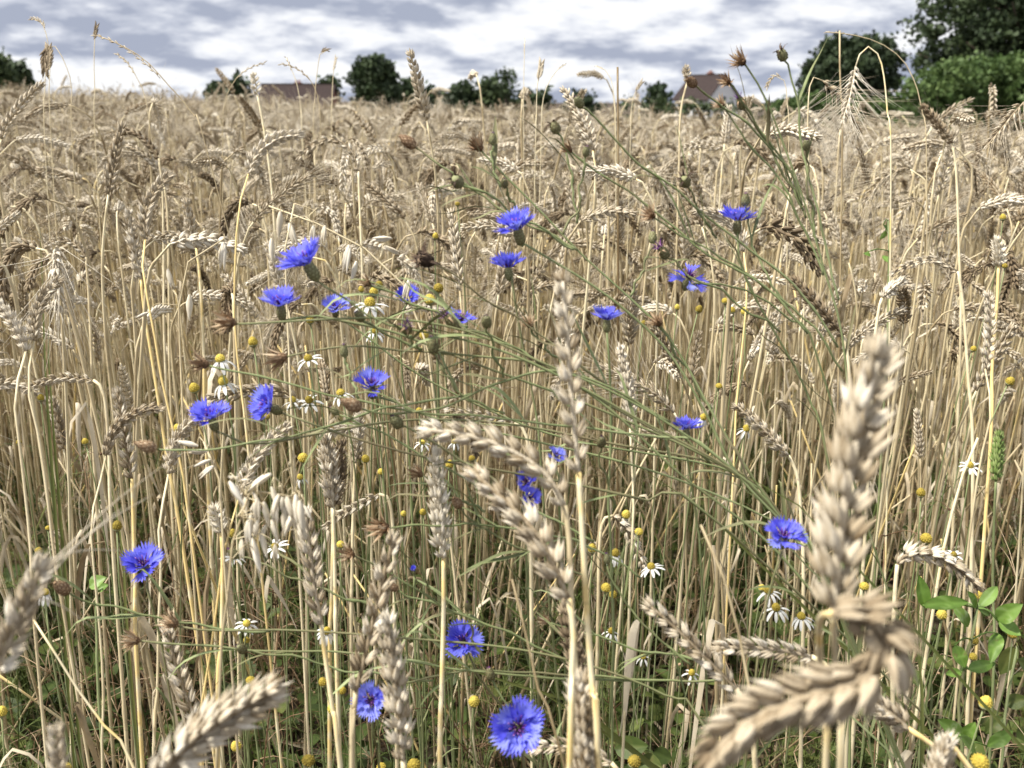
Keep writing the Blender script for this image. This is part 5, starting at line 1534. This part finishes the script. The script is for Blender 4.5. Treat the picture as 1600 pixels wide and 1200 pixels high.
def eared(label, pts, d, wpx, tint, seed, kind="straw"):
    """Stalk traced where the photo shows its stem, carried on up to its ear."""
    r = random.Random(seed + 60)
    p3 = px_path(pts, d)
    up = unit(p3[0] - p3[1])
    top = p3[0]
    need = max(.03, r.uniform(.66, .76) - top[2])
    q = top + up * need + np.array([0, 1.0, 0]) * need * .9
    sg = r.choice((-1, 1)); hz = np.array([sg, r.uniform(-.3, .5), 0]); hz /= np.linalg.norm(hz)
    dr = r.choice((.3, .9, 1.5))
    L = r.uniform(.06, .075)
    ep = [q]
    for k in range(5):
        th = dr * (k + 1) / 5
        ep.append(ep[-1] + (up * math.cos(th) + hz * math.sin(th)) * L / 5)
    s3 = to_ground([q, (q + top) / 2] + p3)
    root = empty("wheat_stalk", s3[-1], label, "wheat")
    MT = Matrix.Translation(-Vector(s3[-1]))
    sp = catmull(s3, 30)[::-1]
    sb = MB(); rr = wpx * .56 * d / F / 2
    stem_mesh(sb, sp, rr * 1.1, rr * .62, (.22, .5, .74), 8, tint)
    link("stem", sb.mesh("stem", M_STRAW), root, MT)
    ms, pp = ear_mats(ep, 18, r.uniform(0, 3), r.uniform(.8, .92), ref=np.cross(up, FWD), rnd=r)
    eb = MB()
    for M in ms: eb.join(r.choice(SPK_HI), M)
    tube(eb, pp[::3], .0011, 5, .4)
    link("ear", eb.mesh("ear", M_HUSK), root, MT)
    lb = MB(); dry_leaf(lb, sp[r.randint(12, 20)], r)
    link("leaf", lb.mesh("leaf", M_DLEAF), root, MT)
eared("wheat stalk on a yellow straw leaning through the middle left crop", [(222, 435), (236, 490), (250, 580), (268, 660), (285, 740), (298, 830)], .80, 9, 1.0, 3)
eared("wheat stalk on a orange straw standing tall left of the sideways cornflower", [(372, 330), (368, 400), (366, 500), (378, 620), (392, 740)], .82, 8, 1.0, 4)
cut_straw("pale straw slanting down to the leaning bottom ear", [(52, 968), (92, 1030), (130, 1090), (190, 1170), (212, 1205)], .70, 9, .75, 5)
eared("wheat stalk on a amber straw curving down beside the twisted ear", [(350, 860), (342, 920), (330, 1010), (316, 1100), (310, 1180)], .74, 8, 1.0, 6)
cut_straw("blurred brown stem slanting down near the knotted ear", [(1095, 820), (1130, 900), (1150, 970), (1170, 1070), (1180, 1200)], .56, 10, .25, 7)
cut_straw("dark bent stem beside the largest front cornflower", [(800, 905), (815, 960), (830, 1030), (850, 1110), (885, 1205)], .56, 9, .05, 8)
eared("wheat stalk on a stout pale straw standing right of the thick centre stem", [(990, 790), (985, 900), (980, 1040), (972, 1200)], .80, 10, .5, 9)
cut_straw("tall pale straw folded over near the green wheat ear", [(1528, 684), (1505, 740), (1488, 800), (1474, 860), (1462, 930)], .80, 11, .65, 10)
eared("wheat stalk on a straight pale straw right of the folded one", [(1550, 640), (1532, 720), (1520, 800), (1508, 900), (1500, 1020)], .86, 9, .55, 11)
eared("wheat stalk on a straight yellow straw right of the purple centred cornflower", [(1168, 450), (1160, 540), (1150, 640), (1146, 740)], .90, 8, 1.0, 12)
eared("wheat stalk on a pale leaning straw at the middle left edge", [(42, 600), (60, 680), (72, 760), (86, 880), (100, 960)], .80, 10, .6, 13)
eared("wheat stalk on a second pale leaning straw near the left edge", [(22, 620), (36, 740), (48, 860), (56, 1000)], .78, 11, .45, 14)
eared("wheat stalk on a tall knuckled straw left of the lone left cornflower", [(142, 820), (150, 920), (158, 1010), (162, 1100), (160, 1200)], .80, 9, .6, 15)
eared("wheat stalk on a stout pale straw right of the lone left cornflower", [(248, 820), (252, 900), (248, 960), (246, 1080), (240, 1200)], .76, 11, .55, 16)

# ------------------------------------------------------------------ labels of the nearest wheat, by what stands beside it
def to_px(p):
    q = np.asarray(p, float) - CAM
    z = q @ FWD
    return 800 + F * (q @ RGT) / z, 600 - F * (q @ UPV) / z
SHORT = {"arched": "wheat with arched ear", "drooping": "wheat with hanging ear", "upright": "wheat with upright ear", "nodding": "wheat with tilted ear", "weathered": "wheat with dark brown ear"}
bpy.context.view_layer.update()
for root, w in NEAR_ROOTS:
    c = root.matrix_world @ Vector(w.ear_mid)
    x, y = to_px(c)
    if -20 < x < 1620 and -20 < y < 1220:
        root["label"] = unique_label(SHORT["weathered" if w.dark else w.kind], x, y)
    else:
        root["label"] = unique_label(SHORT["weathered" if w.dark else w.kind], min(max(x, 0), 1600), min(max(y, 0), 1200))
# ------------------------------------------------------------------ green undergrowth and litter
def tuft_feathery(k):
    r = random.Random(7000 + k)
    mb = MB()
    for s_ in range(5):
        a = r.uniform(0, 6.28); h = r.uniform(.16, .42); le = r.uniform(.05, .3)
        pts = catmull([(0, 0, 0), (math.cos(a) * h * le * .4, math.sin(a) * h * le * .4, h * .5), (math.cos(a) * h * le, math.sin(a) * h * le, h)], 9)
        tube(mb, pts, np.linspace(.0011, .0005, 9), 4, .55)
        for q in range(26):
            i = r.randrange(2, 9)
            b = r.uniform(0, 6.28)
            d = np.array([math.cos(b), math.sin(b), r.uniform(.1, .9)])
            L = r.uniform(.012, .035)
            ribbon(mb, [pts[i], pts[i] + d * L * .5, pts[i] + d * L + [0, 0, -.002]], [.0008, .0010, .0003], (0, 0, 1), .1, r.uniform(.25, .8))
            for z in (.4, .7):
                d2 = np.array([math.cos(b + r.choice((-1, 1))), math.sin(b + r.choice((-1, 1))), .5])
                p_ = pts[i] + d * L * z
                ribbon(mb, [p_, p_ + d2 * L * .35], [.0008, .0003], (0, 0, 1), .1, r.uniform(.25, .8))
    return bpy.data.objects.new("tuft_source", mb.mesh("feathery_tuft", M_GREEN))
def tuft_leafy(k):
    r = random.Random(7100 + k)
    mb = MB()
    for s_ in range(9):
        a = r.uniform(0, 6.28); h = r.uniform(.03, .20); rad = r.uniform(.01, .10)
        c = np.array([math.cos(a) * rad, math.sin(a) * rad, h])
        tube(mb, catmull([(0, 0, 0), c * [.5, .5, .8], c], 5), .0007, 4, .5)
        L = r.uniform(.018, .045)
        b = a + r.uniform(-1, 1)
        d = np.array([math.cos(b), math.sin(b), r.uniform(-.3, .4)])
        ovate(mb, c, c + d * L, L * r.uniform(.5, .9), np.array([0, 0, 1.0]), k * 20 + s_)
    return bpy.data.objects.new("tuft_source", mb.mesh("leafy_tuft", M_GREEN))
def tuft_grass(k):
    r = random.Random(7200 + k)
    mb = MB()
    for s_ in range(9):
        a = r.uniform(0, 6.28); h = r.uniform(.2, .5); le = r.uniform(.1, .6)
        d = np.array([math.cos(a), math.sin(a), 0])
        ribbon(mb, catmull([d * .01, d * h * le * .3 + [0, 0, h * .6], d * h * le * .8 + [0, 0, h * .9], d * h * le * 1.3 + [0, 0, h * r.uniform(.6, .95)]], 9), r.uniform(.002, .004) * np.array([.8, 1, 1, 1, .9, .8, .6, .4, .05]), d, .2, r.uniform(.4, 1.0), 0, r.uniform(-1, 1))
    return bpy.data.objects.new("tuft_source", mb.mesh("grass_tuft", M_GREEN))
def litter(k):
    r = random.Random(7300 + k)
    mb = MB()
    for s_ in range(8):
        a = r.uniform(0, 6.28); L = r.uniform(.05, .2)
        p = np.array([r.uniform(-.1, .1), r.uniform(-.1, .1), r.uniform(.004, .05)])
        d = np.array([math.cos(a), math.sin(a), r.uniform(-.1, .25)])
        if r.random() < .5: tube(mb, [p, p + d * L * .5, p + d * L], [.002, .002, .0015], 5, r.uniform(.1, .5))
        else: ribbon(mb, catmull([p, p + d * L * .5 + [0, 0, .02], p + d * L], 6), [.003, .006, .006, .005, .003, .001], (0, 0, 1), .25, r.uniform(.0, .5), 0, r.uniform(-3, 3))
    return bpy.data.objects.new("tuft_source", mb.mesh("straw_litter", M_DLEAF))
def tuft_dead(k):
    """Dead weed: fine branching brown stems."""
    r = random.Random(7400 + k)
    mb = MB()
    for s_ in range(4):
        a = r.uniform(0, 6.28); h = r.uniform(.2, .5); le = r.uniform(.1, .7)
        d = np.array([math.cos(a), math.sin(a), 0])
        pts = catmull([(0, 0, 0), d * h * le * .4 + [0, 0, h * .5], d * h * le + [0, 0, h]], 9)
        tt = r.uniform(.2, .85)
        tube(mb, pts, np.linspace(.0011, .0004, 9), 4, tt)
        for q in range(9):
            i = r.randrange(3, 9); b = r.uniform(0, 6.28)
            e_ = np.array([math.cos(b), math.sin(b), r.uniform(-.1, .9)]) * r.uniform(.02, .08)
            tube(mb, catmull([pts[i], pts[i] + e_ * .5 + [0, 0, .006], pts[i] + e_], 5), np.linspace(.0006, .0002, 5), 3, tt)
            if r.random() < .4:
                lathe(mb, [(.0003, 0), (.0016, .0012), (.0012, .003), (.0002, .0036)], 6, r.uniform(.1, .7), 0, mat_from(e_, [1, .2, 0], pts[i] + e_))
    return bpy.data.objects.new("tuft_source", mb.mesh("dead_tuft", M_BRACT))
TUFTS = [tuft_feathery(k) for k in range(4)] + [tuft_leafy(k) for k in range(4)] + [tuft_grass(k) for k in range(4)] + [tuft_dead(k) for k in range(4)]
up, ur, us, ui = [], [], [], []
for y0, y1, dens, ks in ((.75, 2.4, 80, (0, 4)), (.8, 2.6, 150, (4, 8)), (.75, 2.6, 45, (12, 16)), (.75, 2.6, 16, (8, 12)), (2.2, 4.5, 30, (0, 16))):
    for x, y in rand_in(y0, y1, dens):
        # patchy, thicker along the field edge to the right
        if math.sin(x * 3.1 + 1.2) * math.cos(y * 2.7 + x) < RND.uniform(-.8, .9) or x > .2 or x < -.25:
            up.append((x, y, float(ground_z(x, y)) - .005)); ur.append((0, 0, RND.uniform(0, 6.28))); us.append(RND.uniform(.7, 1.25)); ui.append(RND.randrange(*ks))
scatter("green_undergrowth", TUFTS, up, ur, us, ui, "dark green weeds and grass growing between the straw stems", "undergrowth")
LIT = [litter(k) for k in range(5)]
lp = rand_in(.5, 3.2, 75)
scatter("straw_litter", LIT, [(x, y, float(ground_z(x, y))) for x, y in lp], [(0, 0, RND.uniform(0, 6.28)) for _ in lp], [RND.uniform(.7, 1.3) for _ in lp], [RND.randrange(5) for _ in lp],
        "fallen straw and dead leaves littering the soil", "straw litter")
